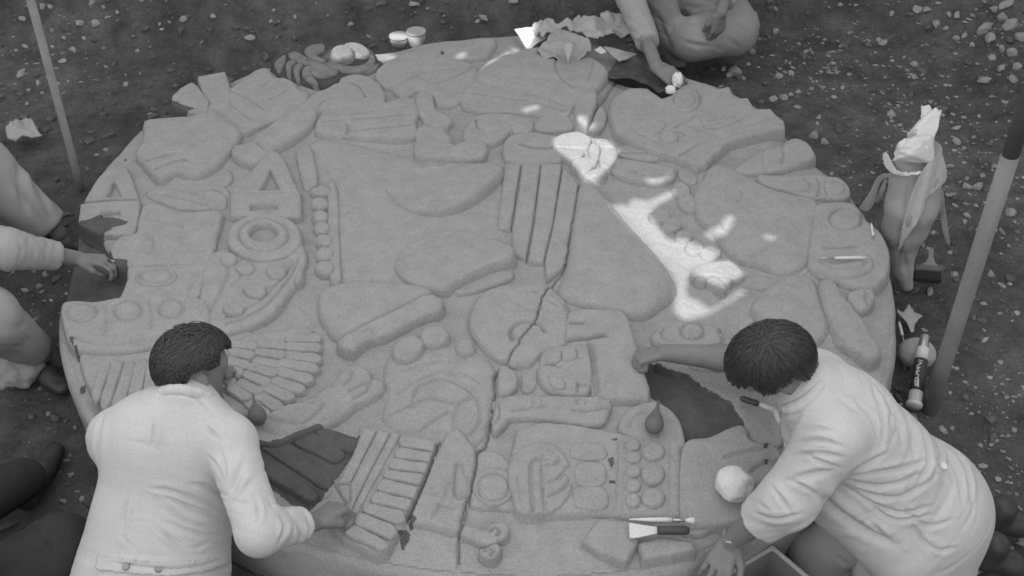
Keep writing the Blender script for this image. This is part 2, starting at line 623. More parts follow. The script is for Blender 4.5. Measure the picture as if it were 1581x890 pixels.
# ---- upper left: hand and sandal
hand1 = relief('carved_hand', [(226,186),(257,182),(296,179),(321,173),(350,187),(369,202),(362,220),(345,240),(316,262),(289,267),(270,262),
    (258,268),(246,274),(232,262),(222,250),(212,236),(219,220),(224,202)], 0.085, edge=0.04, dome=0.012,
    grooves=[cut([(228,247),(246,243),(268,238)], 0.009, 0.02), cut([(240,261),(262,252),(284,247)], 0.009, 0.022), cut([(219,228),(240,226),(262,224)], 0.008, 0.012), cut([(284,247),(300,252),(318,250)], 0.008, 0.01)])
relief('carved_tab', [(266,149),(278,137),(296,128),(305,133),(314,144),(323,157),(320,171),(305,176),(282,169),(266,162)], 0.075, smooth=False, edge=0.018)
relief('carved_tab', [(306,119),(347,110),(356,138),(354,165),(326,160),(312,140)], 0.08, smooth=False, edge=0.018)
sandal = relief('carved_sandal', [(325,160),(357,136),(380,119),(394,109),(412,106),(423,120),(437,120),(452,126),(461,138),(477,146),(462,165),(430,183),(400,192),(374,203),(350,187),(321,172)],
    0.075, edge=0.025, grooves=[cut([(357,140),(380,150),(408,168)]), cut([(402,132),(410,128),(418,123)]), cut([(418,151),(430,146),(441,139)]), cut([(322,165),(345,178),(372,196)]), cut([(340,150),(362,165),(388,183)], 0.005, 0.008)])
limb1 = relief('carved_leg', [(359,229),(366,223),(385,222),(396,211),(423,187),(457,166),(484,146),(506,135),(526,126),(549,130),(562,146),(556,160),(520,166),(496,168),(484,182),(475,194),(448,212),(430,223),(414,235),(396,248),(380,246),(362,238)],
    0.095, edge=0.04, dome=0.012, grooves=[cut([(396,218),(405,228),(414,232)], 0.007, 0.012), cut([(490,176),(498,158),(516,150)], 0.006, 0.01)])
relief('carved_heel', [(526,121),(549,114),(571,119),(589,133),(594,155),(583,167),(556,174),(504,179),(498,168),(520,150),(530,135)], 0.085, edge=0.03, dome=0.01,
    grooves=[cut([(538,127),(553,134),(562,150)], 0.008, 0.02)])
hand2 = relief('carved_hand', [(488,196),(498,176),(520,172),(556,174),(594,158),(628,149),(643,160),(645,174),(640,186),(641,204),(628,210),(560,209),(500,205)], 0.085, edge=0.035, dome=0.01,
    grooves=[cut([(498,188),(560,184),(640,176)], 0.007, 0.02), cut([(545,203),(590,198),(634,193)], 0.007, 0.02), cut([(556,174),(590,168),(628,164)], 0.006, 0.012), cut([(536,193),(538,200),(536,206)], 0.007, 0.015)])
knot1 = relief('carved_knot', [(643,148),(649,139),(667,146),(672,166),(688,175),(697,184),(690,195),(693,211),(688,220),(660,222),(645,215),(640,202),(654,188),(640,166)], 0.075, edge=0.03,
    grooves=[cut([(654,190),(670,195),(688,192)], 0.006, 0.012), cut([(688,196),(690,208),(684,218)], 0.006, 0.014)])
relief('carved_bone', [(641,222),(650,208),(690,206),(700,222),(717,217),(735,213),(749,220),(751,233),(738,242),(700,241),(645,239)], 0.085, edge=0.03, dome=0.006, grooves=[cut([(650,222),(690,226),(716,222)], 0.006, 0.008)])

# ---- far centre: thigh, belt, loops
relief('carved_panel', [(580,112),(600,94),(640,78),(690,66),(760,58),(748,84),(700,90),(668,99),(640,113),(612,128),(592,130)], 0.07, edge=0.035)
relief('carved_panel', [(604,130),(640,116),(668,103),(700,96),(730,100),(738,124),(726,146),(700,160),(676,160),(668,146),(648,138),(620,146)], 0.05, edge=0.035)
thigh1 = relief('carved_thigh', [(738,122),(752,98),(790,82),(850,72),(905,86),(937,108),(925,132),(900,146),(884,160),(846,150),(800,136)], 0.085, edge=0.045, dome=0.02,
    grooves=[cut([(862,82),(858,105),(868,125),(885,138)], 0.007, 0.012), cut([(916,96),(914,112),(908,128)], 0.005, 0.008)])
relief('carved_belt', [(712,158),(734,126),(800,137),(842,151),(872,163),(884,160),(878,176),(850,178),(800,172),(750,172)], 0.06, edge=0.025, grooves=[cut([(730,143),(780,150),(834,159),(872,172)], 0.006, 0.016)])
relief('carved_loop', [(719,197),(735,179),(762,175),(791,177),(818,184),(819,199),(798,203),(790,196),(780,207),(762,217),(728,220),(718,210)], 0.08, edge=0.03,
    grooves=[cut([(735,183),(738,196),(748,202)], 0.006, 0.015), cut([(740,205),(770,200),(792,192)], 0.006, 0.01)])
relief('carved_loop', [(778,232),(781,216),(793,207),(818,203),(850,207),(872,216),(872,238),(854,247),(802,249),(784,245)], 0.08, edge=0.03, grooves=[cut([(805,221),(830,226),(858,226)], 0.010, 0.028)])
knot = relief('carved_knot', [(854,214),(870,205),(895,202),(914,212),(936,214),(953,228),(954,243),(944,258),(930,271),(904,273),(894,262),(878,245),(857,229)], 0.07, edge=0.02, label='bulging carved knot lit by the sun')
for p in ([(856,214),(870,205),(892,203),(909,209),(912,216),(905,226),(880,225),(857,224)], [(858,227),(880,229),(901,231),(897,241),(877,242)],
          [(911,220),(927,224),(923,246),(910,238)], [(919,215),(937,216),(950,226),(931,225)], [(930,228),(952,230),(953,242),(942,257),(926,252)],
          [(882,245),(912,241),(922,248),(914,257),(900,266)], [(902,266),(923,258),(938,261),(928,270),(907,272)]):
    relief('cord', p, 0.105, parent=knot, base=0.04, edge=0.020, rough=0.9)
relief('carved_bulb', [(886,160),(889,140),(900,128),(916,134),(923,152),(914,180),(904,190),(890,180)], 0.085, edge=0.035)
relief('carved_bulb', [(912,190),(922,168),(930,163),(938,178),(934,192),(920,201),(909,199)], 0.075, edge=0.025)

# ---- far right: skirt panel and fringes
skirt = relief('carved_skirt', [(942,172),(948,150),(972,136),(1000,137),(1022,152),(1036,148),(1048,135),(1066,128),(1088,130),(1106,138),(1126,134),(1133,152),(1154,152),(1164,169),(1190,168),(1198,178),(1209,186),(1210,195),(1190,199),(1150,209),(1126,217),(1106,233),(1090,250),(1076,254),(1060,246),(1040,238),(1010,232),(984,220),(952,200)],
    0.115, edge=0.035, smooth=False, grooves=[cut(arc(1056,153,26,20,-60,110), 0.007, 0.014), cut(ell(1056,153,14,10)+[(1070,153)], 0.005, 0.008), cut(ell(1033,211,12,7)+[(1045,211)], 0.005, 0.010),
    cut([(1043,197),(1050,192),(1062,186),(1078,176)], 0.006, 0.012), cut([(1058,208),(1052,202),(1046,204)], 0.006, 0.012), cut([(1066,196),(1085,202),(1108,209)], 0.005, 0.010), cut([(1049,240),(1066,230),(1080,221)], 0.005, 0.014),
    cut([(1125,200),(1160,192),(1196,182)], 0.006, 0.008), cut([(1120,212),(1150,202),(1190,190)], 0.005, 0.006), cut([(985,205),(1005,214),(1024,224)], 0.006, 0.008)])
relief('carved_fringe', [(1135,266),(1146,252),(1180,232),(1207,223),(1226,213),(1246,220),(1256,236),(1254,243),(1220,256),(1181,264)], 0.07, edge=0.03, grooves=[cut([(1207,222),(1211,236),(1207,250)], 0.006, 0.012), cut([(1180,232),(1178,246),(1184,262)], 0.006, 0.006)])
relief('carved_fringe', [(1172,270),(1216,271),(1252,270),(1286,273),(1298,276),(1312,291),(1308,304),(1279,305),(1240,301),(1214,292),(1182,284)], 0.07, edge=0.025,
    grooves=[cut(arc(1240,286,11,9,-80,100), 0.005, 0.010), cut([(1262,274),(1266,290),(1262,302)], 0.005, 0.012), cut([(1276,274),(1274,290),(1280,303)], 0.005, 0.008), cut(arc(1293,290,13,10,-120,120), 0.005, 0.008)])
fingers1 = relief('carved_fingers', [(955,224),(985,222),(1016,228),(1024,236),(1015,246),(985,244),(958,238)], 0.075, edge=0.025, grooves=[cut([(958,234),(990,236),(1022,236)], 0.006, 0.014)])
relief('carved_bar', [(938,250),(955,244),(1000,250),(1034,257),(1042,264),(1038,275),(1010,280),(970,272),(946,264)], 0.075, edge=0.03, grooves=[cut([(975,262),(1000,270),(1034,270)], 0.006, 0.010)])
thigh2 = relief('carved_thigh', [(1074,296),(1086,278),(1098,257),(1116,255),(1144,267),(1178,286),(1216,299),(1256,308),(1262,330),(1252,370),(1246,402),(1215,420),(1170,404),(1140,396),(1120,376),(1104,352),(1082,334)], 0.075, edge=0.05, dome=0.02,
    grooves=[cut([(1115,345),(1122,355),(1135,352)], 0.008, 0.008), cut([(1160,398),(1180,388),(1196,376)], 0.008, 0.008), cut([(1100,300),(1130,310),(1160,330)], 0.01, 0.006)])
for cx, cy, rx, ry in ((1062,272,18,11),(1052,292,16,12),(1064,312,18,13)):
    relief('carved_boss', ell(cx, cy, rx, ry, rot=0.5), 0.05, edge=0.022, rough=1.6)
for cx, cy, r in ((1019,331,14),(1038,345,14),(1056,362,13),(1072,378,14),(1098,387,15)):
    relief('carved_lobe', [(cx - 1.1 * r, cy + 2), (cx - 0.6 * r, cy - 0.6 * r), (cx + 0.3 * r, cy - 0.75 * r), (cx + 1.1 * r, cy - 0.2 * r), (cx + 0.9 * r, cy + 0.5 * r), (cx - 0.2 * r, cy + 0.7 * r)], 0.048, edge=0.020, rough=1.8)
hand3 = relief('carved_hand', [(1066,420),(1078,409),(1104,403),(1128,402),(1144,413),(1152,424),(1142,431),(1128,434),(1120,448),(1108,444),(1094,434),(1074,427)], 0.035, edge=0.022, label='carved hand with sunlit fingers')
for p in ([(1068,419),(1080,408),(1104,403),(1128,402),(1142,413),(1150,424),(1136,430),(1101,424),(1074,425)], [(1073,427),(1086,427),(1092,433),(1080,434)], [(1090,430),(1104,426),(1123,441),(1117,447),(1100,438)], [(1108,427),(1128,426),(1132,434),(1121,436)]):
    relief('finger', p, 0.085, parent=hand3, base=0.0, edge=0.020, rough=0.6)
skull = relief('carved_skull', [(1259,321),(1279,313),(1315,314),(1334,337),(1360,360),(1372,391),(1370,418),(1362,432),(1346,443),(1320,441),(1290,432),(1262,420),(1250,400),(1254,360)], 0.085, edge=0.035, dome=0.01,
    grooves=[cut(ell(1306,339,25,16)+[(1331,339)], 0.006, 0.014), cut([(1272,384),(1298,384),(1322,382)], 0.007, 0.02), cut(arc(1302,402,36,14,180,0), 0.005, 0.008), cut(arc(1305,408,44,22,150,-40), 0.006, 0.012), cut([(1268,400),(1290,408),(1330,400)], 0.006, 0.012)])
relief('carved_tooth', [(1309,462),(1314,448),(1342,444),(1351,453),(1350,465),(1342,475),(1326,481)], 0.075, edge=0.03, grooves=[cut([(1338,450),(1336,460),(1340,470)], 0.006, 0.010)])
arm1 = relief('carved_arm', [(1266,434),(1285,430),(1304,455),(1326,480),(1347,515),(1360,535),(1358,548),(1345,556),(1323,545),(1299,529),(1288,515),(1279,493),(1271,466)], 0.085, edge=0.045, dome=0.012, grooves=[cut([(1285,510),(1292,520),(1300,526)], 0.01, 0.012)])
relief('carved_shoulder', [(1165,470),(1190,440),(1225,425),(1255,432),(1268,470),(1280,505),(1260,525),(1220,520),(1180,500)], 0.06, edge=0.06, dome=0.02)
relief('carved_bar', [(1120,428),(1150,424),(1180,424),(1205,432),(1190,446),(1150,440),(1128,440)], 0.045, edge=0.04)
relief('carved_coil', [(1008,514),(1030,496),(1066,494),(1098,500),(1130,510),(1128,530),(1090,534),(1030,534),(1010,526)], 0.06, edge=0.03, grooves=[cut(ell(1070,510,18,13)+[(1088,510)], 0.006, 0.014), cut(ell(1125,512,14,10)+[(1139,512)], 0.006, 0.010), cut(arc(1040,514,18,12,90,300), 0.006, 0.010), cut([(1112,530),(1118,518),(1112,505)], 0.006, 0.014)])

# ---- centre: torso, straps, knee
torso = relief('carved_torso', [(478,222),(520,214),(640,246),(740,252),(792,258),(786,352),(768,372),(700,432),(664,450),(600,436),(522,430),(514,290),(494,246)], 0.038, edge=0.10, dome=0.012)
relief('carved_breast', [(598,276),(640,256),(700,251),(758,253),(776,263),(760,286),(734,307),(703,322),(673,327),(634,320),(606,300)], 0.085, parent=torso, base=0.0, edge=0.028, dome=0.012, tilt=(0.13, -0.10))
relief('carved_breast', [(612,404),(640,364),(700,352),(757,368),(792,385),(790,404),(751,415),(703,438),(683,446),(655,440),(628,426)], 0.092, parent=torso, base=0.0, edge=0.028, dome=0.014, tilt=(0.12, -0.10))
relief('carved_rib', [(690,448),(710,438),(752,418),(785,410),(792,424),(770,436),(720,450)], 0.055, edge=0.03)
for p in ([(778,250),(804,252),(788,352),(768,352)], [(807,252),(834,250),(822,345),(812,398),(790,392),(792,350)], [(837,252),(867,250),(852,345),(838,404),(815,400),(826,345)], [(870,256),(893,284),(884,350),(872,412),(846,428),(842,402),(856,345)]):
    relief('carved_strap', p, 0.066, edge=0.022, smooth=False)
relief('carved_knee', [(897,280),(920,284),(943,314),(975,351),(1009,388),(1033,421),(1040,442),(1020,466),(982,484),(932,475),(892,464),(864,451),(876,414),(884,357)], 0.085, edge=0.07, dome=0.025)
limb2 = relief('carved_forearm', [(500,446),(560,434),(648,440),(664,452),(616,474),(569,497),(526,520),(506,502),(496,480)], 0.075, edge=0.05, dome=0.015)
relief('carved_cuff', [(525,523),(569,498),(616,475),(660,454),(680,461),(679,475),(650,486),(598,513),(569,520),(545,537),(529,535)], 0.105, edge=0.03, grooves=[cut([(560,512),(572,506),(578,516)], 0.006, 0.008)])
for p in (ell(495,293,17,7), ell(494,312,14,9), ell(494,331,14,9), ell(497,349,14,9), ell(500,369,14,10), ell(501,390,15,11), ell(502,411,16,11)):
    relief('carved_bead', p, 0.075, edge=0.028, rough=0.7)
relief('carved_band', [(507,285),(520,290),(523,360),(526,428),(510,432),(506,360)], 0.06, edge=0.02)
relief('carved_band', [(458,232),(478,226),(486,250),(490,282),(470,290),(462,262)], 0.05, edge=0.025)

# ---- left: ear ornament, headdress, face
ear = relief('carved_ear_ornament', [(417,229),(428,234),(438,244),(458,291),(463,296),(464,330),(456,334),(356,332),(356,294),(387,265)], 0.085, smooth=False, edge=0.022,
    pits=[([(417,262),(431,292),(402,293)], 0.045), ([(387,314),(427,315),(427,323),(387,324)], 0.035)], grooves=[cut([(360,295),(400,297),(460,296)], 0.005, 0.010)])
relief('ear_disc', ell(408,364,56,36,20), 0.088, parent=ear, edge=0.03, grooves=[cut(ell(407,361,38,25,20)+[(445,361)], 0.006, 0.014)], pits=[(ell(406,358,21,13,14), 0.05, 0.014)])
collar = relief('carved_collar', [(318,398),(345,386),(358,392),(400,404),(440,398),(464,378),(471,396),(466,416),(449,444),(420,480),(388,500),(355,512),(320,513),(300,506),(310,455)], 0.075, edge=0.03,
    grooves=[cut([(460,400),(445,430),(415,466),(380,488),(350,499)], 0.005, 0.012), cut([(452,404),(436,428),(405,460),(376,478),(350,488)], 0.005, 0.010), cut(arc(428,416,15,11,0,180), 0.005, 0.010), cut(arc(393,446,16,12,0,180), 0.005, 0.010),
             cut(arc(362,474,16,11,0,180), 0.005, 0.010), cut([(350,392),(352,420),(340,450),(325,480)], 0.006, 0.010), cut([(372,398),(372,425),(358,440)], 0.005, 0.008)])
relief('carved_bead', [(462,408),(469,410),(468,428),(460,436),(454,434)], 0.085, edge=0.02)
head = relief('carved_headdress', [(224,316),(242,315),(275,327),(305,326),(340,326),(338,345),(331,372),(319,404),(260,406),(201,409),(176,408),(169,388),(184,366),(210,359),(215,336)], 0.08, edge=0.028,
    grooves=[cut([(224,338),(250,341),(280,350)], 0.006, 0.008), cut(arc(222,376,14,16,-90,60), 0.006, 0.009), cut([(276,340),(282,360),(275,385),(262,400)], 0.006, 0.006), cut([(190,384),(250,386),(315,386)], 0.005, 0.005)])
face = relief('carved_face', [(198,411),(260,408),(317,406),(312,440),(300,472),(280,476),(182,468),(192,444),(198,425)], 0.07, edge=0.03, smooth=False,
    grooves=[cut([(300,420),(292,445),(288,468)], 0.006, 0.008)])
relief('carved_eye', ell(240,425,31,14,16), 0.082, parent=face, base=0.05, edge=0.016, grooves=[cut(ell(240,425,25,10)+[(265,425)], 0.005, 0.010)])
jaw = relief('carved_mouth_panel', [(95,470),(114,463),(147,464),(188,458),(246,452),(296,458),(320,470),(318,515),(280,528),(246,534),(192,542),(134,540),(112,529),(99,502)], 0.085, edge=0.03,
    grooves=[cut(ell(126,480,23,14)+[(149,480)], 0.006, 0.012), cut(ell(197,478,21,15)+[(218,478)], 0.006, 0.012), cut(ell(264,476,19,14)+[(283,476)], 0.006, 0.012), cut([(104,512),(140,528),(192,530),(250,520)], 0.006, 0.010), cut([(160,468),(164,490),(162,512)], 0.005, 0.008), cut([(230,462),(234,486),(232,510)], 0.005, 0.008)])
relief('carved_plate', [(128,546),(174,546),(196,566),(212,590),(220,612),(160,618),(142,600),(130,572)], 0.06, edge=0.03)
relief('carved_plate', [(180,548),(246,537),(290,532),(300,560),(270,600),(226,612),(214,588),(198,566)], 0.06, edge=0.03)
relief('carved_plate', [(355,300),(352,330),(345,380),(328,384),(342,340),(344,300),(325,290),(340,285)], 0.03, edge=0.025)
tri = relief('carved_tab', [(172,254),(195,258),(207,285),(213,306),(130,310),(150,276)], 0.06, smooth=False, edge=0.02, pits=[([(175,280),(187,304),(165,305)], 0.035)])
relief('carved_tab', [(124,314),(216,309),(212,345),(205,362),(150,360),(121,345)], 0.07, smooth=False, edge=0.02, pits=[([(157,327),(184,325),(184,333),(158,335)], 0.03)])

# ---- feather fan
def fan(roots, tips, n, h, name, gap=0.07, base=0.0, parent=None, edge=0.011, m=None):
    R, T = unp(smooth_line(roots, 8), h)[:, :2], unp(smooth_line(tips, 8), h)[:, :2]
    def at(P, u):
        s_ = np.concatenate([[0], np.cumsum(np.linalg.norm(np.diff(P, axis=0), axis=1))])
        s_ /= s_[-1]
        return np.array([np.interp(u, s_, P[:, 0]), np.interp(u, s_, P[:, 1])])
    for k in range(n):
        u0, u1 = (k + gap / 2) / n, (k + 1 - gap / 2) / n
        a, b, c, d = at(R, u0), at(R, u1), at(T, u1), at(T, u0)
        e = (c + d) / 2 + ((c + d) / 2 - (a + b) / 2) * 0.07
        pts = [a, b, b + (c - b) * 0.5, b + (c - b) * 0.88, c + (e - c) * 0.45, e, d + (e - d) * 0.45, a + (d - a) * 0.88, a + (d - a) * 0.5]
        relief(name, None, h * (1 + 0.06 * math.sin(k * 2.3)), parent=parent, base=base, edge=edge, world=pts, rough=0.6, m=m)
wing = relief('carved_wing', [(345,514),(398,515),(440,508),(480,508),(480,545),(470,570),(445,598),(412,628),(370,640),(345,640)], 0.048, edge=0.03)
fan([(441,508),(440,522),(432,548),(424,562),(412,577),(396,598),(372,614)], [(490,505),(493,520),(491,545),(482,572),(460,597),(430,620),(398,640)], 9, 0.066, 'feather', parent=wing)
fan([(397,516),(392,535),(380,560),(365,580),(345,592)], [(440,517),(436,545),(425,565),(406,590),(372,612)], 7, 0.074, 'feather', parent=wing)
fan([(352,514),(350,540),(342,560),(330,575)], [(396,517),(389,540),(372,566),(350,588)], 5, 0.08, 'feather', parent=wing)
fan([(150,552),(185,552),(225,548),(262,540)], [(136,600),(165,624),(212,626),(262,618)], 6, 0.074, 'carved_feather', base=0.03)
for k in range(7):
    relief('carved_stud', ell(300 + 5 * k, 392 - 11 * k, 5, 4, 8), 0.075, edge=0.012, rough=0.4)
leaf = relief('carved_foot', [(377,668),(395,680),(419,686),(446,678),(482,662),(518,647),(547,624),(572,611),(588,600),(589,588),(572,583),(568,571),(545,564),(518,582),(491,608),(460,622),(444,624),(426,633),(413,640),(399,655),(372,650)], 0.07, edge=0.03,
    grooves=[cut([(413,645),(440,650),(467,652),(494,630),(496,621),(478,620)], 0.006, 0.012), cut([(508,596),(516,586),(522,576)], 0.006, 0.010), cut([(532,592),(540,582),(544,570)], 0.006, 0.012), cut([(540,602),(558,592),(572,585)], 0.006, 0.012), cut([(546,614),(566,602),(570,590)], 0.006, 0.014), cut([(404,664),(430,670),(470,660),(520,640)], 0.005, 0.007)])
relief('carved_toe', [(426,634),(444,626),(462,622),(452,634),(436,640)], 0.055, edge=0.02)

# ---- near left: fringe of bars
fr = relief('carved_fringe_panel', [(560,658),(620,669),(678,680),(672,700),(653,748),(630,796),(609,826),(594,850),(582,852),(534,829),(518,812),(538,776),(520,745),(545,700)], 0.050, smooth=False, edge=0.03)
for p in ([(561,660),(581,664),(556,712),(540,746),(521,746),(543,706)], [(584,664),(602,667),(566,735),(532,806),(519,811),(541,774),(541,748)], [(605,667),(618,670),(580,740),(545,804),(534,806),(568,737)]):
    relief('carved_strip', p, 0.066, parent=fr, smooth=False, edge=0.016, rough=0.6)
BL = [((620,671),(678,680)), ((617,689),(673,698)), ((609,706),(666,714)), ((599,724),(658,731)), ((591,738),(648,751)), ((582,757),(639,771)), ((572,776),(628,789)), ((558,790),(614,812)), ((545,808),(600,834)), ((532,824),(588,851))]
for k in range(9):
    (a, b), (c, d) = BL[k], BL[k + 1]
    a, b, c, d = map(np.array, (a, b, c, d))
    g = 0.06
    a2, c2, b2, d2 = a + (c - a) * g, c + (a - c) * g, b + (d - b) * g, d + (b - d) * g
    e = (b2 + d2) / 2 + ((b2 + d2) / 2 - (a2 + c2) / 2) * 0.08
    relief('fringe_bar', [a2, a2 + (b2 - a2) * .5, a2 + (b2 - a2) * .9, b2 + (e - b2) * .5, e, d2 + (e - d2) * .5, c2 + (d2 - c2) * .9, c2 + (d2 - c2) * .5, c2], 0.070 + 0.004 * math.sin(k * 1.9), parent=fr, edge=0.011, rough=0.7)
dp = relief('carved_feather_panel', [(396,690),(420,690),(450,680),(487,662),(556,678),(553,694),(538,720),(516,747),(500,765),(470,760),(430,735),(400,712)], 0.034, edge=0.03, label='damp dark feather bars not yet cleaned')
for p in ([(487,664),(500,661),(528,668),(553,680),(552,692),(540,697),(515,688),(494,676)], [(455,682),(470,674),(484,668),(510,682),(530,697),(528,707),(515,713),(490,702),(464,690)], [(404,690),(425,687),(444,683),(475,705),(506,728),(511,744),(498,753),(460,728),(420,702)], [(400,706),(430,722),(470,745),(490,760),(478,772),(440,752),(404,728)]):
    relief('feather', p, 0.050, parent=dp, edge=0.013, rough=0.7)

# ---- near centre: bone, knot, scroll, rosette, beaded panel
relief('carved_bone', [(679,692),(692,668),(708,662),(722,680),(737,700),(733,722),(725,758),(712,803),(704,818),(662,809),(632,798),(655,748)], 0.062, edge=0.03, pits=[([(707,716),(712,722),(722,745),(716,767),(704,766),(702,742)], 0.03, 0.02)],
    grooves=[cut([(694,742),(685,768),(668,800)], 0.006, 0.010), cut([(676,780),(700,784),(718,778)], 0.006, 0.008), cut([(672,750),(668,760),(676,766)], 0.006, 0.008)])
hook = relief('carved_hook', [(717,808),(752,818),(768,826),(770,838),(752,842),(709,826)], 0.06, smooth=False, edge=0.02)
relief('scroll', [(752,816),(763,805),(780,806),(787,818),(780,831),(764,834),(752,828)], 0.066, parent=hook, edge=0.02, grooves=[cut([(756,820),(764,814),(772,819),(768,826)], 0.006, 0.014)])
relief('scroll', [(750,843),(764,838),(774,843),(772,855),(760,863),(744,858),(739,849)], 0.066, parent=hook, edge=0.02, grooves=[cut([(748,850),(756,846),(762,850),(758,856)], 0.006, 0.014)])
kn = relief('carved_knot', [(606,548),(640,542),(690,532),(738,542),(762,562),(764,600),(756,632),(748,664),(724,690),(694,668),(650,662),(618,664),(594,642),(600,604),(594,578)], 0.046, edge=0.08,
    grooves=[cut([(668,615),(686,618),(704,622),(716,618),(726,614)], 0.007, 0.016), cut([(641,608),(654,592),(686,586),(717,597),(736,614)], 0.007, 0.013), cut([(636,628),(640,605),(650,592)], 0.006, 0.010), cut([(614,606),(640,590),(680,572),(700,574)], 0.007, 0.010),
             cut([(600,640),(640,622),(668,612)], 0.006, 0.012), cut([(646,668),(664,652),(690,636)], 0.006, 0.012), cut([(708,625),(700,650),(712,682)], 0.006, 0.010), cut([(736,616),(742,645),(728,668),(712,676)], 0.007, 0.012), cut([(622,572),(660,560),(720,556)], 0.007, 0.010), cut([(690,580),(715,574),(740,590)], 0.006, 0.008)])
for p in ([(605,537),(614,523),(632,516),(648,519),(655,530),(645,548),(622,556),(608,550)], [(648,513),(655,503),(672,499),(690,505),(694,520),(680,532),(660,532),(650,524)], [(704,526),(717,518),(731,525),(733,540),(716,546),(704,540)]):
    relief('carved_bead', p, 0.082, edge=0.035, rough=0.7)
relief('carved_tongue', [(770,566),(784,563),(801,582),(794,601),(781,610),(768,606)], 0.075, edge=0.025)
relief('carved_loop', [(768,612),(784,617),(789,636),(784,652),(767,667),(759,662),(762,635)], 0.065, edge=0.022, grooves=[cut([(768,622),(774,636),(766,652)], 0.006, 0.012)])
relief('carved_shield', [(727,490),(735,466),(754,447),(789,439),(834,436),(862,455),(875,472),(877,488),(873,528),(836,541),(813,560),(782,555),(754,539),(732,512)], 0.075, edge=0.045, dome=0.012,
    grooves=[cut(arc(815,516,27,17,150,350), 0.008, 0.02), cut([(823,445),(830,462),(850,470),(876,472)], 0.007, 0.012), cut([(845,483),(860,480),(876,477)], 0.006, 0.008), cut([(800,470),(815,480),(836,478)], 0.007, 0.006)])
sq = relief('carved_stepped_block', [(878,482),(902,477),(956,478),(967,488),(983,536),(1002,598),(1001,615),(944,614),(916,604),(910,531),(878,529),(875,514)], 0.095, smooth=False, edge=0.03,
    grooves=[cut([(881,498),(901,498)], 0.008, 0.025), cut([(878,524),(905,521),(932,516)], 0.011, 0.035), cut([(912,530),(917,565),(921,602)], 0.013, 0.03)])
relief('carved_block', [(835,558),(841,542),(878,532),(907,532),(912,598),(889,607),(852,602),(832,580)], 0.08, edge=0.028, grooves=[cut([(838,561),(855,563),(864,566)], 0.006, 0.010), cut([(890,540),(888,550),(898,553)], 0.005, 0.008), cut([(892,592),(892,604)], 0.005, 0.010), cut([(892,593),(911,594)], 0.005, 0.010), cut([(848,580),(860,590),(870,592)], 0.006, 0.006)])
bone2 = relief('carved_bone', [(778,612),(830,610),(890,611),(937,611),(944,622),(940,638),(927,655),(890,652),(830,645),(790,645),(777,656),(772,640)], 0.07, edge=0.026,
    grooves=[cut([(790,634),(815,630),(843,626)], 0.005, 0.012), cut([(886,634),(912,633),(940,629)], 0.006, 0.014), cut(ell(898,620,8,4)+[(906,620)], 0.004, 0.008), cut([(824,612),(824,626)], 0.005, 0.008), cut([(838,612),(838,626)], 0.005, 0.008)])
ros = relief('carved_rosette_block', [(738,702),(752,697),(770,699),(786,713),(794,726),(796,760),(806,786),(764,783),(728,779),(733,740)], 0.055, edge=0.03)
relief('rosette', ell(762,750,31,28,18), 0.072, parent=ros, base=0.03, edge=0.025, grooves=[cut(ell(762,752,24,21)+[(786,752)], 0.005, 0.010)])
band = relief('carved_arm_band', [(800,664),(840,652),(880,656),(935,665),(975,673),(1049,685),(1048,795),(1000,795),(946,789),(880,789),(840,791),(800,790),(790,755),(788,722)], 0.07, smooth=False, edge=0.035,
    grooves=[cut([(957,680),(956,730),(952,788)], 0.006, 0.008), cut([(965,680),(963,730),(962,788)], 0.006, 0.006), cut([(1036,688),(1035,740),(1035,790)], 0.005, 0.005)])
relief('scroll', [(786,726),(795,704),(811,690),(831,684),(853,687),(868,700),(877,716),(872,730),(880,748),(872,770),(852,786),(805,789),(792,762)], 0.086, parent=band, base=0.045, edge=0.02,
    grooves=[cut([(823,788),(820,750),(820,718),(826,710),(844,709)], 0.006, 0.013), cut([(836,716),(838,750),(841,786)], 0.005, 0.011), cut([(842,716),(856,716),(864,708)], 0.006, 0.011), cut([(842,745),(862,738),(876,722)], 0.007, 0.014), cut([(846,766),(866,756),(880,742)], 0.006, 0.013), cut([(800,735),(803,760),(806,785)], 0.006, 0.005)])
for p in ([(884,686),(912,684),(934,690),(934,706),(905,710),(882,704)], [(892,716),(930,716),(932,745),(894,747)], [(890,753),(932,753),(936,782),(900,784),(888,776)]):
    relief('tile', p, 0.082, parent=band, base=0.05, edge=0.016, rough=0.6)
for cy, r in ((685,10), (704,10), (725,11), (747,11), (770,12)):
    relief('bead', ell(978, cy, 12, r * 0.95), 0.088, parent=band, base=0.05, edge=0.022, rough=0.5)
for cy, ry in ((695,13), (729,16), (765,15)):
    relief('bead', ell(1009, cy, 18, ry), 0.094, parent=band, base=0.05, edge=0.026, rough=0.5)
relief('carved_ear', [(957,662),(961,645),(977,629),(1000,620),(1019,622),(1040,638),(1051,657),(1054,687),(1020,682),(976,673)], 0.07, edge=0.025, grooves=[cut(arc(1005,662,32,26,190,330), 0.008, 0.008)])
palm = relief('carved_hand', [(1056,689),(1100,674),(1140,657),(1152,664),(1160,680),(1190,684),(1206,700),(1204,722),(1212,745),(1196,775),(1150,800),(1100,806),(1052,796)], 0.06, edge=0.035, dome=0.01,
    grooves=[cut([(1120,706),(1150,698),(1188,690)], 0.007, 0.012), cut([(1160,728),(1180,716),(1204,712)], 0.007, 0.012), cut([(1165,752),(1188,742),(1210,736)], 0.007, 0.010)])
relief('carved_edge', [(1014,562),(1030,554),(1062,558),(1100,575),(1135,585),(1170,596),(1205,620),(1214,655),(1200,690),(1166,682),(1153,656),(1127,618),(1100,603),(1076,589),(1062,577),(1038,571)], 0.035, edge=0.025, rough=1.8)
relief('carved_sole', [(925,801),(972,805),(984,832),(976,850),(966,864),(925,850),(900,834)], 0.055, smooth=False, edge=0.022)
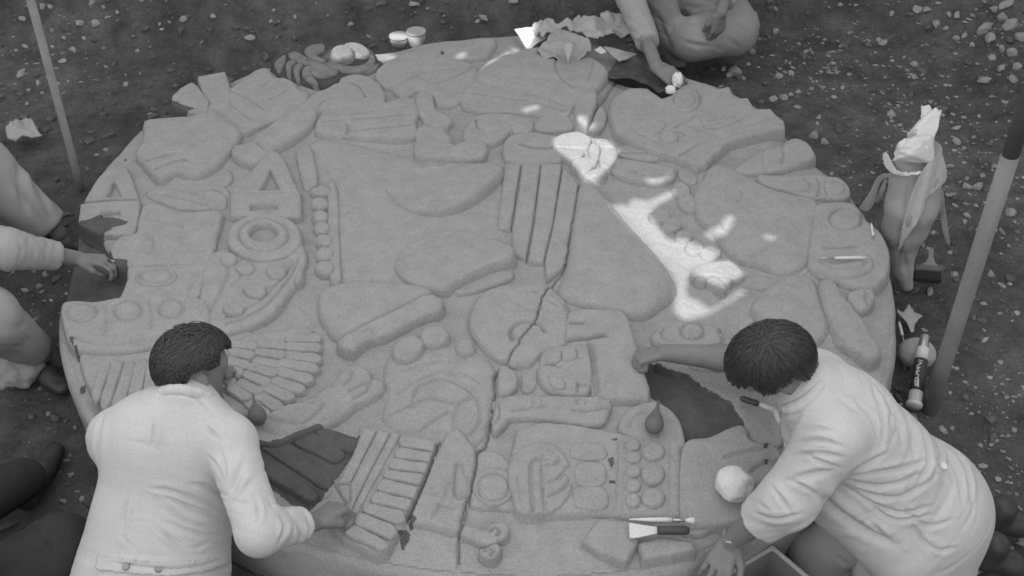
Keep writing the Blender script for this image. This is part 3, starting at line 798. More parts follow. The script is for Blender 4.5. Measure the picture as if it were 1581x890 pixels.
relief('carved_sole', [(986,837),(1020,828),(1068,834),(1075,846),(1040,856),(994,862)], 0.055, smooth=False, edge=0.022)
relief('carved_bar', [(1000,805),(1048,802),(1100,812),(1085,824),(1050,822)], 0.03, edge=0.03)

# ---- shallow secondary carving
for nm, p, h, gr in (
    ('carved_band', [(225,296),(262,292),(300,300),(330,310),(322,322),(280,322),(245,310)], 0.035, [cut([(235,300),(270,304),(318,316)])]),
    ('carved_band', [(246,268),(290,272),(350,262),(352,284),(300,294),(250,288)], 0.028, [cut([(256,280),(300,284),(346,274)])]),
    ('carved_band', [(318,296),(346,300),(350,318),(340,323),(322,318)], 0.04, []),
    ('carved_scale', ell(352,398,14,10), 0.095, []), ('carved_scale', ell(378,412,15,10), 0.095, []), ('carved_scale', ell(426,418,16,11), 0.095, []), ('carved_scale', ell(394,448,17,11), 0.095, []), ('carved_scale', ell(360,476,16,10), 0.095, []),
    ('carved_band', [(790,446),(830,440),(858,460),(872,478),(850,482),(820,462)], 0.088, [cut([(800,450),(832,452),(862,474)])]),
    ('carved_band', [(816,536),(834,545),(832,575),(826,600),(806,604),(806,570)], 0.04, []),
    ('carved_band', [(640,100),(690,92),(728,100),(700,118),(660,124)], 0.066, [cut([(650,112),(690,106),(720,104)])]),
    ('carved_band', [(842,176),(876,180),(884,196),(850,202),(824,196)], 0.05, []),
    ('carved_disc', ell(1033,211,15,9), 0.13, []), ('carved_disc', ell(1057,153,17,12), 0.13, []),
    ('carved_band', [(1085,176),(1120,170),(1150,178),(1120,194),(1090,196)], 0.128, [cut([(1092,186),(1120,182),(1144,180)])]),
    ('carved_band', [(975,190),(1010,182),(1028,192),(1010,206),(984,204)], 0.126, []),
    ('carved_boss', ell(1180,352,22,14), 0.10, []), ('carved_boss', ell(1130,300,18,12), 0.10, []),
    ('carved_band', [(1196,404),(1240,396),(1250,412),(1236,428),(1200,424)], 0.05, [cut([(1204,412),(1240,406)])]),
    ('carved_band', [(1062,548),(1110,560),(1100,572),(1066,566)], 0.05, []),
    ('carved_tile', [(842,545),(864,540),(866,556),(844,560)], 0.094, []), ('carved_tile', [(868,540),(888,536),(890,552),(870,556)], 0.094, []), ('carved_tile', [(846,580),(870,584),(872,600),(852,598)], 0.094, [])):
    relief(nm, p, h, base=0.0, edge=0.018, grooves=gr, rough=0.9)

# ---- the dark animal head at the far rim, not yet cleaned
beast = relief('carved_animal_head', [(421,99),(430,85),(460,73),(498,64),(534,64),(568,74),(579,88),(588,98),(556,109),(525,122),(495,130),(464,126),(432,116)], 0.065, m=M_DARKSTONE, edge=0.04, label='dark uncleaned animal head carved at the far rim')
for nm, p, h in (('snout', [(423,98),(432,88),(441,84),(440,95),(431,110)], 0.085), ('tooth', [(441,98),(450,91),(458,92),(451,102),(449,119),(443,115)], 0.085), ('tooth', [(452,104),(459,98),(468,98),(463,108),(463,124),(456,120)], 0.088),
                 ('tooth', [(466,112),(470,103),(480,102),(481,114),(490,127),(474,122)], 0.09), ('tongue', [(478,103),(500,98),(514,93),(521,100),(518,110),(500,116),(484,115)], 0.09),
                 ('lip', [(446,83),(458,80),(480,92),(494,98),(488,103),(470,96),(455,92)], 0.088), ('brow', [(470,78),(480,70),(498,68),(500,76),(488,84),(502,92),(492,95),(478,88)], 0.085),
                 ('eyelid', [(513,90),(522,98),(545,102),(566,96),(572,84),(578,90),(570,104),(545,109),(520,104)], 0.09), ('cheek', [(553,108),(575,101),(584,97),(580,104),(565,110)], 0.075)):
    relief(nm, p, h, parent=beast, base=0.03, edge=0.018, m=M_TOOTH, rough=0.5)
relief('eyelid', [(532,68),(545,65),(560,69),(570,79),(566,84),(550,83),(546,75)], 0.10, parent=beast, base=0.03, edge=0.02, m=M_TOOTH, rough=0.4)
relief('eye', ell(528,78,18,11), 0.125, parent=beast, base=0.03, edge=0.045, m=M_TOOTH, rough=0.3)

slab = build_slab()
# ================================================================== ground
def ground_h(x, y):
    r = np.hypot(x, y)
    h = GROUND_Z + 0.02 * fbm(x, y, f=2.3, o=4) + 0.012 * fbm(x + 9, y, f=9, o=4)
    # sides of the pit rise beyond the working floor
    back = np.clip(y - (2.05 + 0.25 * np.sin(x * 1.3)), 0, 9)
    right = np.clip(x - (2.35 + 0.2 * np.sin(y * 1.7)), 0, 9)
    left = np.clip(-x - 3.2, 0, 9)
    front = np.clip(-y - 3.4, 0, 9)
    rise = 0.55 * back + 0.30 * right + 0.5 * left + 0.5 * front
    rise = 2.2 * (1 - np.exp(-rise / 1.6))
    h = h + rise * (1 + 0.12 * fbm(x, y, f=1.3, o=3)) + 0.03 * sstep(0.05, 0.6, rise) * fbm(x, y + 4, f=6, o=4)
    return h

def build_ground():
    fine = np.arange(-3.4, 3.4001, 0.032)
    out = 3.4 + np.cumsum(0.03 * 1.16 ** np.arange(1, 47))
    xs = np.concatenate([-out[::-1], fine, out])
    ys = np.concatenate([-out[::-1], fine, out])
    X, Y = np.meshgrid(xs, ys, indexing='ij')
    Z = ground_h(X, Y)
    keep = np.ones(X.shape, bool)
    keep &= ~(np.hypot(X, Y) < 1.2)
    V, F = grid_mesh('ground', X, Y, Z, np.ones(X.shape, bool))
    me = mesh_np('ground', V, F, True)
    return tag(link('ground', me, M_SOIL), kind='structure')
build_ground()

# ------------------------------------------------------------------ canvas shade added unseen overhead; gaps cut to throw the traced sun patches
SUN_PATCH_PX = [
    (0.06, [(942,314),(959,311),(972,316),(968,310),(976,302),(1000,306),(1022,297),(1040,292),(1042,298),(1014,312),(1000,330),(1014,346),(1030,367),(1060,369),(1077,379),(1096,381),(1112,388),(1101,401),
            (1127,402),(1152,422),(1138,431),(1124,434),(1121,444),(1103,439),(1086,431),(1073,425),(1066,419),(1060,435),(1058,448),(1063,458),(1077,462),(1097,475),(1114,466),(1144,446),(1152,448),(1121,466),(1094,482),(1056,494),(1040,476),(1043,438),(1029,415),(999,381),(969,351),(942,320)]),
    (0.09, [(852,215),(868,204),(895,201),(920,211),(940,213),(954,230),(951,250),(932,268),(916,284),(902,280),(894,263),(880,246),(857,230)]),
    (0.08, [(888,180),(905,180),(912,192),(920,189),(919,197),(905,201),(893,191)]),
    (0.06, [(805,168),(830,163),(834,168),(812,173)]),
    (0.07, [(737,111),(755,91),(772,79),(780,73),(801,80),(800,84),(778,86),(765,98)]),
    (0.07, [(704,86),(718,81),(721,86),(708,91)]), (0.07, [(784,66),(797,70),(801,77),(788,73)]),
    (0.07, [(995,276),(1015,277),(1037,272),(1020,282),(1005,283)]),
    (0.07, [(1086,356),(1110,352),(1125,334),(1134,337),(1122,363),(1100,367)]), (0.08, [(1178,365),(1195,366),(1197,371),(1185,372)]),
    (0.10, [(494,87),(505,78),(512,71),(530,65),(548,64),(562,68),(573,79),(566,86),(548,89),(522,93),(505,89)]),
    (-0.1, [(602,58),(630,60),(650,68),(656,77),(640,78),(625,68),(606,69)]), (0.0, [(575,80),(600,81),(614,88),(592,97),(578,95)]),
    (0.03, [(794,46),(832,41),(826,60),(815,79)]),
]
tarp = empty('added_shade_canvas', (0, 0, TARP_Z))
tag(tarp, 'unseen white canvas added above the stone for shade, gaps shaping the sun patches', 'canopy')
def build_tarp():
    ox, oy = SUN_DIR[0] / SUN_DIR[2] * TARP_Z, SUN_DIR[1] / SUN_DIR[2] * TARP_Z
    x0, x1, y0, y1 = -3.9 + ox, 3.7 + ox, -3.6 + oy, 3.8 + oy
    verts, edges, polys = [], [], []
    def loop(P):
        b = len(verts)
        verts.extend([Vector((p[0], p[1])) for p in P])
        edges.extend([(b + i, b + (i + 1) % len(P)) for i in range(len(P))])
    loop([(x0, y0), (x1, y0), (x1, y1), (x0, y1)])
    for z, px in SUN_PATCH_PX:
        z = z * 0.6 if z > 0 else z
        w = unp(px, z)
        w = w + SUN_DIR[None] * ((TARP_Z - z) / SUN_DIR[2])
        polys.append(w[:, :2])
        loop(w[:, :2])
    nx = 24
    for i in range(1, nx):
        for j in range(1, nx):
            p = (x0 + (x1 - x0) * i / nx, y0 + (y1 - y0) * j / nx)
            if all(abs(sdf_poly(np.array([p[0]]), np.array([p[1]]), q)[0]) > 0.05 for q in polys):
                verts.append(Vector(p))
    v, e, f, _, _, _ = delaunay_2d_cdt(verts, edges, [], 0, 1e-6)
    C = np.array([[sum(v[i][0] for i in t) / 3, sum(v[i][1] for i in t) / 3] for t in f])
    hole = np.zeros(len(f), bool)
    for q in polys:
        hole |= sdf_poly(C[:, 0], C[:, 1], q) > 0
    me = bpy.data.meshes.new('canvas')
    me.from_pydata([(p[0], p[1], 0) for p in v], [], [t for t, hq in zip(f, hole) if not hq])
    me.update()
    o = link('canvas', me, M_TARP, tarp)
    for cx, cy in ((x0 + .05, y0 + .05), (x1 - .05, y0 + .05), (x1 - .05, y1 - .05), (x0 + .05, y1 - .05)):
        gz = float(ground_h(np.array([cx]), np.array([cy]))[0])
        bm = bmesh.new()
        bmesh.ops.create_cone(bm, cap_ends=True, segments=12, radius1=0.05, radius2=0.045, depth=TARP_Z - gz + 0.2)
        bmesh.ops.translate(bm, verts=bm.verts, vec=(cx, cy, (gz - TARP_Z) / 2))
        mp = bpy.data.meshes.new('added_post')  # support made up to hold the added sheet
        bm.to_mesh(mp)
        link('added_post', mp, M_WOOD, tarp)
build_tarp()
# ================================================================== people
M_SKIN = mat('skin', 0.21, 0.55, 0.10, 18.0, 0.25, 120.0, 0.002, spec=0.4)
M_COAT = mat('white_cotton', 0.57, 0.9, 0.07, 4.0, 0.25, 160.0, 0.002, spec=0.2)
M_CLOTH_L = mat('light_grey_cloth', 0.36, 0.92, 0.06, 6.0, 0.25, 160.0, 0.002, spec=0.2)
M_CLOTH_M = mat('mid_grey_cloth', 0.33, 0.92, 0.08, 6.0, 0.25, 160.0, 0.002, spec=0.2)
M_CLOTH_D = mat('dark_cloth', 0.045, 0.92, 0.2, 6.0, 0.25, 160.0, 0.002, spec=0.2)
M_HAIR = mat('dark_hair', 0.042, 0.36, 0.4, 60.0, 0.0, spec=0.5)
M_SHOE = mat('dark_leather', 0.05, 0.45, 0.3, 20.0, 0.2, 80.0, 0.002, spec=0.5)
M_SOLE = mat('shoe_sole', 0.12, 0.7, 0.2, 20.0, 0.0)
M_DAMPCLOTH = mat('damp_dark_cloth', 0.085, 0.9, 0.25, 12.0, 0.4, 90.0, 0.004, spec=0.2)
M_STEEL = mat('bright_steel', 0.55, 0.3, 0.05, 20.0, 0.0, spec=0.6)
M_STEEL.node_tree.nodes['Principled BSDF'].inputs['Metallic'].default_value = 0.8
M_PAPERBTN = mat('white_button', 0.75, 0.4, 0.03, 20.0, 0.0, spec=0.5)
M_BUTTON = mat('grey_button', 0.30, 0.5, 0.05, 20.0, 0.0)

def nrm(v):
    v = np.asarray(v, float)
    return v / (np.linalg.norm(v) + 1e-12)

class Field:
    """solid built from tapered limbs blended together, meshed by surface nets"""
    def __init__(self, vox=0.006):
        self.prims, self.cuts, self.vox = [], [], vox
    def cone(self, a, b, ra, rb=None, k=0.02, flat=None, ff=1.0):
        self.prims.append(('c', np.asarray(a, float), np.asarray(b, float), ra, ra if rb is None else rb, k, flat, ff))
        return self
    def chain(self, pts, rs, k=0.02, flat=None, ff=1.0):
        for i in range(len(pts) - 1):
            self.cone(pts[i], pts[i + 1], rs[i], rs[i + 1], k, flat, ff)
        return self
    def ell(self, c, axes, rad, k=0.02):
        self.prims.append(('e', np.asarray(c, float), np.array([nrm(a) for a in axes]), np.asarray(rad, float), None, k, None, 1.0))
        return self
    def cut(self, c, n):
        """remove what lies beyond the plane (only near c)"""
        self.cuts.append((np.asarray(c, float), nrm(n), 0.17))
        return self
    def mesh(self, disp=None):
        lo, hi = np.full(3, 1e9), np.full(3, -1e9)
        for p in self.prims:
            if p[0] == 'c':
                r = max(p[3], p[4]) + 0.03
                for q in (p[1], p[2]):
                    lo, hi = np.minimum(lo, q - r), np.maximum(hi, q + r)
            else:
                r = p[3].max() + 0.03
                lo, hi = np.minimum(lo, p[1] - r), np.maximum(hi, p[1] + r)
        v = self.vox
        n = np.ceil((hi - lo) / v).astype(int) + 2
        ax = [lo[i] + v * np.arange(n[i]) for i in range(3)]
        f = np.full(n, 0.1, np.float32)
        for p in self.prims:
            if p[0] == 'c':
                r = max(p[3], p[4]) + p[5] + 0.025
                plo, phi = np.minimum(p[1], p[2]) - r, np.maximum(p[1], p[2]) + r
            else:
                r = p[3].max() + p[5] + 0.025
                plo, phi = p[1] - r, p[1] + r
            sl = []
            for i in range(3):
                a = max(0, int((plo[i] - lo[i]) / v))
                b = min(n[i], int((phi[i] - lo[i]) / v) + 2)
                sl.append(slice(a, b))
            sl = tuple(sl)
            X = ax[0][sl[0]][:, None, None]
            Y = ax[1][sl[1]][None, :, None]
            Z = ax[2][sl[2]][None, None, :]
            if p[0] == 'c':
                a, b = p[1], p[2]
                e = b - a
                px, py, pz = X - a[0], Y - a[1], Z - a[2]
                if p[6] is not None:
                    fl = nrm(p[6])
                    q = (px * fl[0] + py * fl[1] + pz * fl[2])
                    g = 1 / p[7] - 1
                    px, py, pz = px + q * fl[0] * g, py + q * fl[1] * g, pz + q * fl[2] * g
                    e = e + (e @ fl) * fl * g
                t = np.clip((px * e[0] + py * e[1] + pz * e[2]) / (e @ e + 1e-12), 0, 1)
                d = np.sqrt((px - t * e[0]) ** 2 + (py - t * e[1]) ** 2 + (pz - t * e[2]) ** 2) - (p[3] + (p[4] - p[3]) * t)
                if p[6] is not None:
                    d = d * (0.5 + 0.5 * p[7])
            else:
                A, R = p[2], p[3]
                dx, dy, dz = X - p[1][0], Y - p[1][1], Z - p[1][2]
                c0 = [(dx * A[i][0] + dy * A[i][1] + dz * A[i][2]) for i in range(3)]
                k0 = np.sqrt(sum((c0[i] / R[i]) ** 2 for i in range(3)))
                k1 = np.sqrt(sum((c0[i] / R[i] ** 2) ** 2 for i in range(3))) + 1e-9
                d = k0 * (k0 - 1) / k1
            k = p[5]
            cur = f[sl]
            h = np.clip(0.5 + 0.5 * (cur - d) / k, 0, 1)
            f[sl] = cur + (d - cur) * h - k * h * (1 - h)
        for c, nn, rad in self.cuts:
            X, Y, Z = ax[0][:, None, None] - c[0], ax[1][None, :, None] - c[1], ax[2][None, None, :] - c[2]
            pd = X * nn[0] + Y * nn[1] + Z * nn[2]
            near = (X ** 2 + Y ** 2 + Z ** 2) < rad ** 2
            f = np.where(near, np.maximum(f, pd), f)
        return surface_nets(f, lo, v)

def surface_nets(f, lo, v):
    s = f < 0
    c = np.zeros(tuple(np.array(f.shape) - 1), np.int8)
    for dx in (0, 1):
        for dy in (0, 1):
            for dz in (0, 1):
                c += s[dx:dx + c.shape[0], dy:dy + c.shape[1], dz:dz + c.shape[2]]
    act = (c > 0) & (c < 8)
    I = np.stack(np.nonzero(act), 1)
    idx = -np.ones(act.shape, int)
    idx[act] = np.arange(len(I))
    acc = np.zeros((len(I), 3))
    cnt = np.zeros(len(I))
    for axis in range(3):
        o1, o2 = [a for a in range(3) if a != axis]
        for a in (0, 1):
            for b in (0, 1):
                p = I.copy()
                p[:, o1] += a
                p[:, o2] += b
                q = p.copy()
                q[:, axis] += 1
                f0, f1 = f[p[:, 0], p[:, 1], p[:, 2]], f[q[:, 0], q[:, 1], q[:, 2]]
                m = (f0 < 0) != (f1 < 0)
                t = np.where(m, f0 / np.where(m, f0 - f1, 1), 0)
                pt = (p - I).astype(float)
                pt[:, axis] += t
                acc[m] += pt[m]
                cnt[m] += 1
    V = lo + v * (I + acc / np.maximum(cnt, 1)[:, None])
    faces = []
    for axis in range(3):
        o1, o2 = [(1, 2), (2, 0), (0, 1)][axis]
        sl0, sl1 = [slice(None)] * 3, [slice(None)] * 3
        sl0[axis], sl1[axis] = slice(0, -1), slice(1, None)
        a0, a1 = s[tuple(sl0)], s[tuple(sl1)]
        E = np.stack(np.nonzero(a0 != a1), 1)
        ok = (E[:, o1] > 0) & (E[:, o2] > 0) & (E[:, o1] < f.shape[o1] - 1) & (E[:, o2] < f.shape[o2] - 1)
        E = E[ok]
        inside = s[E[:, 0], E[:, 1], E[:, 2]]
        q = []
        for a, b in ((1, 1), (0, 1), (0, 0), (1, 0)):
            p = E.copy()
            p[:, o1] -= a
            p[:, o2] -= b
            q.append(idx[p[:, 0], p[:, 1], p[:, 2]])
        q = np.stack(q, 1)
        q[~inside] = q[~inside][:, ::-1]
        faces.append(q)
    return V, np.vstack(faces)

def vnormals(V, F):
    n = np.cross(V[F[:, 2]] - V[F[:, 0]], V[F[:, 3]] - V[F[:, 1]])
    N = np.zeros_like(V)
    for k in range(4):
        np.add.at(N, F[:, k], n)
    return N / (np.linalg.norm(N, axis=1)[:, None] + 1e-12)

def relax(V, F, it=2, w=0.5):
    E = np.vstack([F[:, [0, 1]], F[:, [1, 2]], F[:, [2, 3]], F[:, [3, 0]]])
    for _ in range(it):
        A = np.zeros_like(V)
        c = np.zeros(len(V))
        np.add.at(A, E[:, 0], V[E[:, 1]])
        np.add.at(c, E[:, 0], 1)
        np.add.at(A, E[:, 1], V[E[:, 0]])
        np.add.at(c, E[:, 1], 1)
        V = V + w * (A / np.maximum(c, 1)[:, None] - V)
    return V

def folds(V, F, strokes, amp=0.006, general=0.004, seed=0.0, gf=7.0, crease=0.0, cdir=(0, 0, 1)):
    """press cloth folds into a garment: traced creases, with a soft ridge beside each, plus slack unevenness"""
    N = vnormals(V, F)
    pr = project(V)
    toc = CAMP - V
    toc /= np.linalg.norm(toc, axis=1)[:, None]
    face = np.clip((N * toc).sum(1) * 3, 0, 1)
    d = general * fbm(V[:, 0] + seed, V[:, 1], V[:, 2], f=gf, o=3)
    # crisp creases running across the limb or trunk, gathered in patches
    if crease > 0:
        for q, (fa, fc, am) in enumerate(((2.6, 15.0, 1.0), (4.0, 26.0, 0.55))):
            ax = nrm(np.array(cdir, float))
            al = V @ ax
            lat_ = V - al[:, None] * ax
            cx, cy, cz = lat_[:, 0] * fa, lat_[:, 1] * fa, lat_[:, 2] * fa
            n1 = fbm(cx + al * fc * ax[0] + seed, cy + al * fc * ax[1] + 3.3 * q, cz + al * fc * ax[2], f=1.0, o=3)
            msk = sstep(-0.15, 0.45, fbm(V[:, 0] + seed * 1.7 + q, V[:, 1], V[:, 2], f=4.5, o=2))
            d = d + crease * am * msk * (0.6 * n1 - np.exp(-(n1 / 0.10) ** 2))
    for st in strokes:
        if isinstance(st, tuple):
            P, a, w = st
        else:
            P, a, w = st, amp, 3.0
        L = smooth_line(P, 5)
        lo, hi = L.min(0) - 25, L.max(0) + 25
        m = (pr[:, 0] > lo[0]) & (pr[:, 0] < hi[0]) & (pr[:, 1] > lo[1]) & (pr[:, 1] < hi[1]) & (face > 0)
        if not m.any():
            continue
        x, y = pr[m, 0], pr[m, 1]
        gd, _ = seg_dist(x, y, L, closed=False)
        e = np.minimum(np.hypot(x - L[0][0], y - L[0][1]), np.hypot(x - L[-1][0], y - L[-1][1]))
        taper = sstep(-6, 30, e)
        w = w * (0.55 + 0.45 * taper)
        sd = np.sign((x - L[0][0]) * (L[-1][1] - L[0][1]) - (y - L[0][1]) * (L[-1][0] - L[0][0]))
        g = -np.exp(-(gd / w) ** 2) + np.where(sd > 0, 0.75, 0.35) * np.exp(-((gd - 2.2 * w) / (1.7 * w)) ** 2)
        d[m] += a * g * face[m] * taper
    return V + N * d[:, None]

def basis(f, u):
    f = nrm(f)
    r = nrm(np.cross(f, u))
    u = np.cross(r, f)
    return f, u, r

def add_head(F, c, f, u, s=1.0):
    f, u, r = basis(f, u)
    ax = (r, f, u)
    F.ell(c + u * 0.022 * s, ax, (0.074 * s, 0.094 * s, 0.088 * s), 0.02)
    F.ell(c + f * 0.022 * s - u * 0.045 * s, ax, (0.056 * s, 0.066 * s, 0.075 * s), 0.03)
    F.ell(c + f * 0.062 * s - u * 0.092 * s, ax, (0.028 * s, 0.024 * s, 0.02 * s), 0.025)
    F.cone(c + f * 0.092 * s + u * 0.005 * s, c + f * 0.112 * s - u * 0.030 * s, 0.009 * s, 0.015 * s, 0.012)
    for q in (-1, 1):
        F.cone(c + f * 0.088 * s + u * 0.022 * s + r * 0.012 * q * s, c + f * 0.070 * s + u * 0.022 * s + r * 0.048 * q * s, 0.012 * s, 0.010 * s, 0.015)
        F.ell(c - f * 0.004 * s - u * 0.02 * s + r * 0.078 * q * s, (nrm(r * q + f * -0.5), nrm(f + r * q * 0.5), u), (0.008 * s, 0.021 * s, 0.033 * s), 0.006)
        F.ell(c + f * 0.082 * s + u * 0.006 * s + r * 0.031 * q * s, ax, (0.013 * s, 0.012 * s, 0.010 * s), 0.006)
    F.cone(c + f * 0.090 * s - u * 0.058 * s - r * 0.02 * s, c + f * 0.090 * s - u * 0.058 * s + r * 0.02 * s, 0.008 * s, 0.008 * s, 0.008)

def add_hand(F, w, d, pn, curl=0.2, side=1, spread=0.06, s=1.0, thumb_in=0.0):
    """w wrist, d direction of the hand, pn palm normal (palm side), side +1 when the thumb lies on cross(d, pn)"""
    d = nrm(d)
    pn = nrm(pn - (pn @ d) * d)
    r = np.cross(d, pn) * side
    k0 = w + d * 0.085 * s
    for o, L in ((0.030, 0.086), (0.010, 0.092), (-0.011, 0.088), (-0.031, 0.078)):
        F.cone(w - d * 0.01 * s + r * o * 0.38 * s, w + d * L * s + r * o * s, 0.0165 * s, 0.0125 * s, 0.005)
    for i, (o, L, b) in enumerate(((0.032, 0.086, 0.9), (0.0105, 0.093, 1.0), (-0.0115, 0.089, 0.94), (-0.0325, 0.078, 0.75))):
        base = w + d * L * s + r * o * s
        a = curl * (0.9 + 0.12 * i)
        sp = spread * (o / 0.03)
        pts = [base]
        ang = a * 0.8
        for q, ln in enumerate((0.042, 0.026, 0.022)):
            dirv = nrm(d * math.cos(ang) + pn * math.sin(ang) + r * sp)
            pts.append(pts[-1] + dirv * ln * b * s)
            ang += a * (1.15 if q == 0 else 0.8)
        F.chain(pts, [0.0098 * s, 0.009 * s, 0.0083 * s, 0.0072 * s], 0.004)
    if curl > 1:
        F.ell(w + d * 0.085 * s + pn * 0.024 * s, (d, pn, r), (0.030 * s, 0.024 * s, 0.036 * s), 0.006)
    tb = w + d * 0.026 * s + r * 0.026 * s + pn * 0.006 * s
    t1 = tb + nrm(d * 0.75 + r * (0.75 - thumb_in) + pn * (0.25 + thumb_in * 0.5)) * 0.040 * s
    t2 = t1 + nrm(d * (0.9 - 0.5 * thumb_in) + r * (0.25 - thumb_in) + pn * (0.25 + curl * 0.3)) * 0.032 * s
    t3 = t2 + nrm(d * (0.9 - 0.7 * thumb_in) + r * (0.05 - thumb_in) + pn * (0.25 + curl * 0.5)) * 0.026 * s
    F.chain([tb - d * 0.01 * s, t1, t2, t3], [0.016 * s, 0.0125 * s, 0.0108 * s, 0.0085 * s], 0.008)

def add_shoe(F, heel, toe, up=(0, 0, 1)):
    heel, toe = np.asarray(heel, float), np.asarray(toe, float)
    d = nrm(toe - heel)
    L = np.linalg.norm(toe - heel)
    up = nrm(np.asarray(up, float) - (np.asarray(up, float) @ d) * d)
    F.cone(heel + up * 0.035, heel + d * 0.45 * L + up * 0.035, 0.040, 0.040, 0.02)
    F.cone(heel + d * 0.45 * L + up * 0.03, toe - d * 0.04 + up * 0.018, 0.042, 0.036, 0.02, flat=up, ff=0.75)
    F.cone(heel + up * 0.06, heel + up * 0.10 + d * 0.02, 0.042, 0.045, 0.02)

def obj_field(name, F, m, parent, it=1, strokes=None, general=0.0, seed=0.0, amp=0.006, crease=0.0035, cdir=(0.2, 0.5, 0.85)):
    V, Q = F.mesh()
    V = relax(V, Q, it)
    if strokes is not None:
        V = folds(V, Q, strokes, amp, general, seed, crease=crease, cdir=cdir)
        V = relax(V, Q, 1, 0.2)
    me = mesh_np(name, V, Q, True)
    o = link(name, me, m)
    return attach(o, parent)

def bald(p):
    """face, ears and nape carry no hair; p holds unit directions (right, face, up)"""
    x, y, z = p[:, 0], p[:, 1], p[:, 2]
    z = z - 0.05 * np.sin(x * 23 + y * 17)
    return ((y > 0.35) & (z < 0.55 - 0.1 * y)) | ((y > -0.10) & (z < 0.05)) | ((np.abs(x) > 0.62) & (y > -0.42) & (z < 0.02)) | (z < -0.62)

def hair_mesh(c, f, u, crown, s=1.0, n=2600, length=(0.07, 0.12), wave=0.0, seed=1, grow=0.012, cap=(0.082, 0.104, 0.098), width=(0.0012, 0.0024), nape=True):
    """strands combed away from the crown over the skull, as thin ridged tapering locks"""
    f, u, r = basis(f, u)
    rs = np.random.RandomState(seed)
    A = np.stack([r, f, u])
    rad = np.array(cap) * s
    cr = nrm(np.array(crown))
    cen = c + u * 0.018 * s
    un = lambda v: v / (np.linalg.norm(v, axis=1)[:, None] + 1e-9)
    p = un(rs.randn(n * 5, 3))
    p = p[~bald(p)][:n]
    n = len(p)
    L = rs.uniform(length[0], length[1], n) * s
    p = p[~bald(p - np.array([0, 0, 0.12]) * rs.rand(len(p), 1))] if nape else p
    n = len(p)
    L = rs.uniform(length[0], length[1], n) * s
    t = un(p - (p @ cr)[:, None] * cr - cr * 0.25 + rs.randn(n, 3) * 0.2)
    ph = rs.rand(n) * 6.28
    # neighbouring strands wave together
    ph = ph * 0.25 + 5.0 * fbm(p[:, 0], p[:, 1], p[:, 2], f=2.5, o=2)
    lift = rs.uniform(0.2, 1.0, n) * grow
    steps = 5
    cur = p.copy()
    dead = np.zeros(n, bool)
    pts = []
    for q in range(steps + 1):
        e = q / steps
        pts.append(cen + (cur * (rad + (lift * (0.6 + 0.8 * math.sin(e * 2.2)) * s)[:, None])) @ A)
        t = un(t - (t * cur).sum(1)[:, None] * cur)
        side = np.cross(cur, t)
        step = (t + side * (wave * np.sin(ph + e * 7.5))[:, None]) * (L / steps / rad.mean())[:, None]
        nxt = un(cur + step)
        dead |= bald(nxt)
        cur = np.where(dead[:, None], cur + step * 0.02, nxt)
    P = np.stack(pts, 1)
    T = np.gradient(P, axis=1)
    out = P - cen
    out = out / np.linalg.norm(out, axis=2)[:, :, None]
    sd = np.cross(T, out)
    sd = sd / (np.linalg.norm(sd, axis=2)[:, :, None] + 1e-9)
    w = rs.uniform(width[0], width[1], n)[:, None] * s * (1 - 0.85 * (np.arange(steps + 1)[None] / steps) ** 2)
    w = w[:, :, None]
    V = np.stack([P + sd * w, P + out * w * 0.8, P - sd * w], 2).reshape(-1, 3)
    base = np.arange(n)[:, None] * (steps + 1) * 3 + np.arange(steps)[None] * 3
    base = base.ravel()
    F = np.concatenate([np.stack([base, base + 3, base + 4, base + 1], 1), np.stack([base + 1, base + 4, base + 5, base + 2], 1)])
    return V, F

def hair(parent, c, f, u, crown, **kw):
    s = kw.get('s', 1.0)
    f, u, r = basis(f, u)
    H = Field(0.006)
    cap = kw.get('cap', (0.082, 0.104, 0.098))
    H.ell(c + u * 0.022 * s - f * 0.012 * s, (r, f, u), np.array(cap) * s * np.array([0.985, 0.95, 0.985]), 0.02)
    H.ell(c - f * 0.035 * s - u * 0.035 * s, (r, f, u), np.array([0.074, 0.062, 0.06]) * s, 0.03)
    V, Q = H.mesh()
    # clear the face and the nape
    L = (V - c) @ np.stack([r, f, u]).T / s
    keepv = ~bald((L - np.array([0, 0, 0.018])) / (np.linalg.norm((L - np.array([0, 0, 0.018])), axis=1)[:, None] + 1e-9))
    N = vnormals(V, Q)
    ang = np.arctan2(L[:, 0], L[:, 1])
    Q = Q[keepv[Q].all(1)]
    V2, Q2 = hair_mesh(c, f, u, crown, **kw)
    me = mesh_np('hair', np.vstack([V, V2]), np.vstack([Q, Q2 + len(V)]), True)
    return attach(link('hair', me, M_HAIR), parent)

def disc_obj(name, c, n, r, h, m, parent, seg=16):
    bm = bmesh.new()
    bmesh.ops.create_cone(bm, cap_ends=True, segments=seg, radius1=r, radius2=r * 0.9, depth=h)
    q = Vector(n).to_track_quat('Z', 'Y')
    bmesh.ops.rotate(bm, verts=bm.verts, cent=(0, 0, 0), matrix=q.to_matrix())
    bmesh.ops.translate(bm, verts=bm.verts, vec=Vector(c))
    me = bpy.data.meshes.new(name)
    bm.to_mesh(me)
    return attach(link(name, me, m), parent)

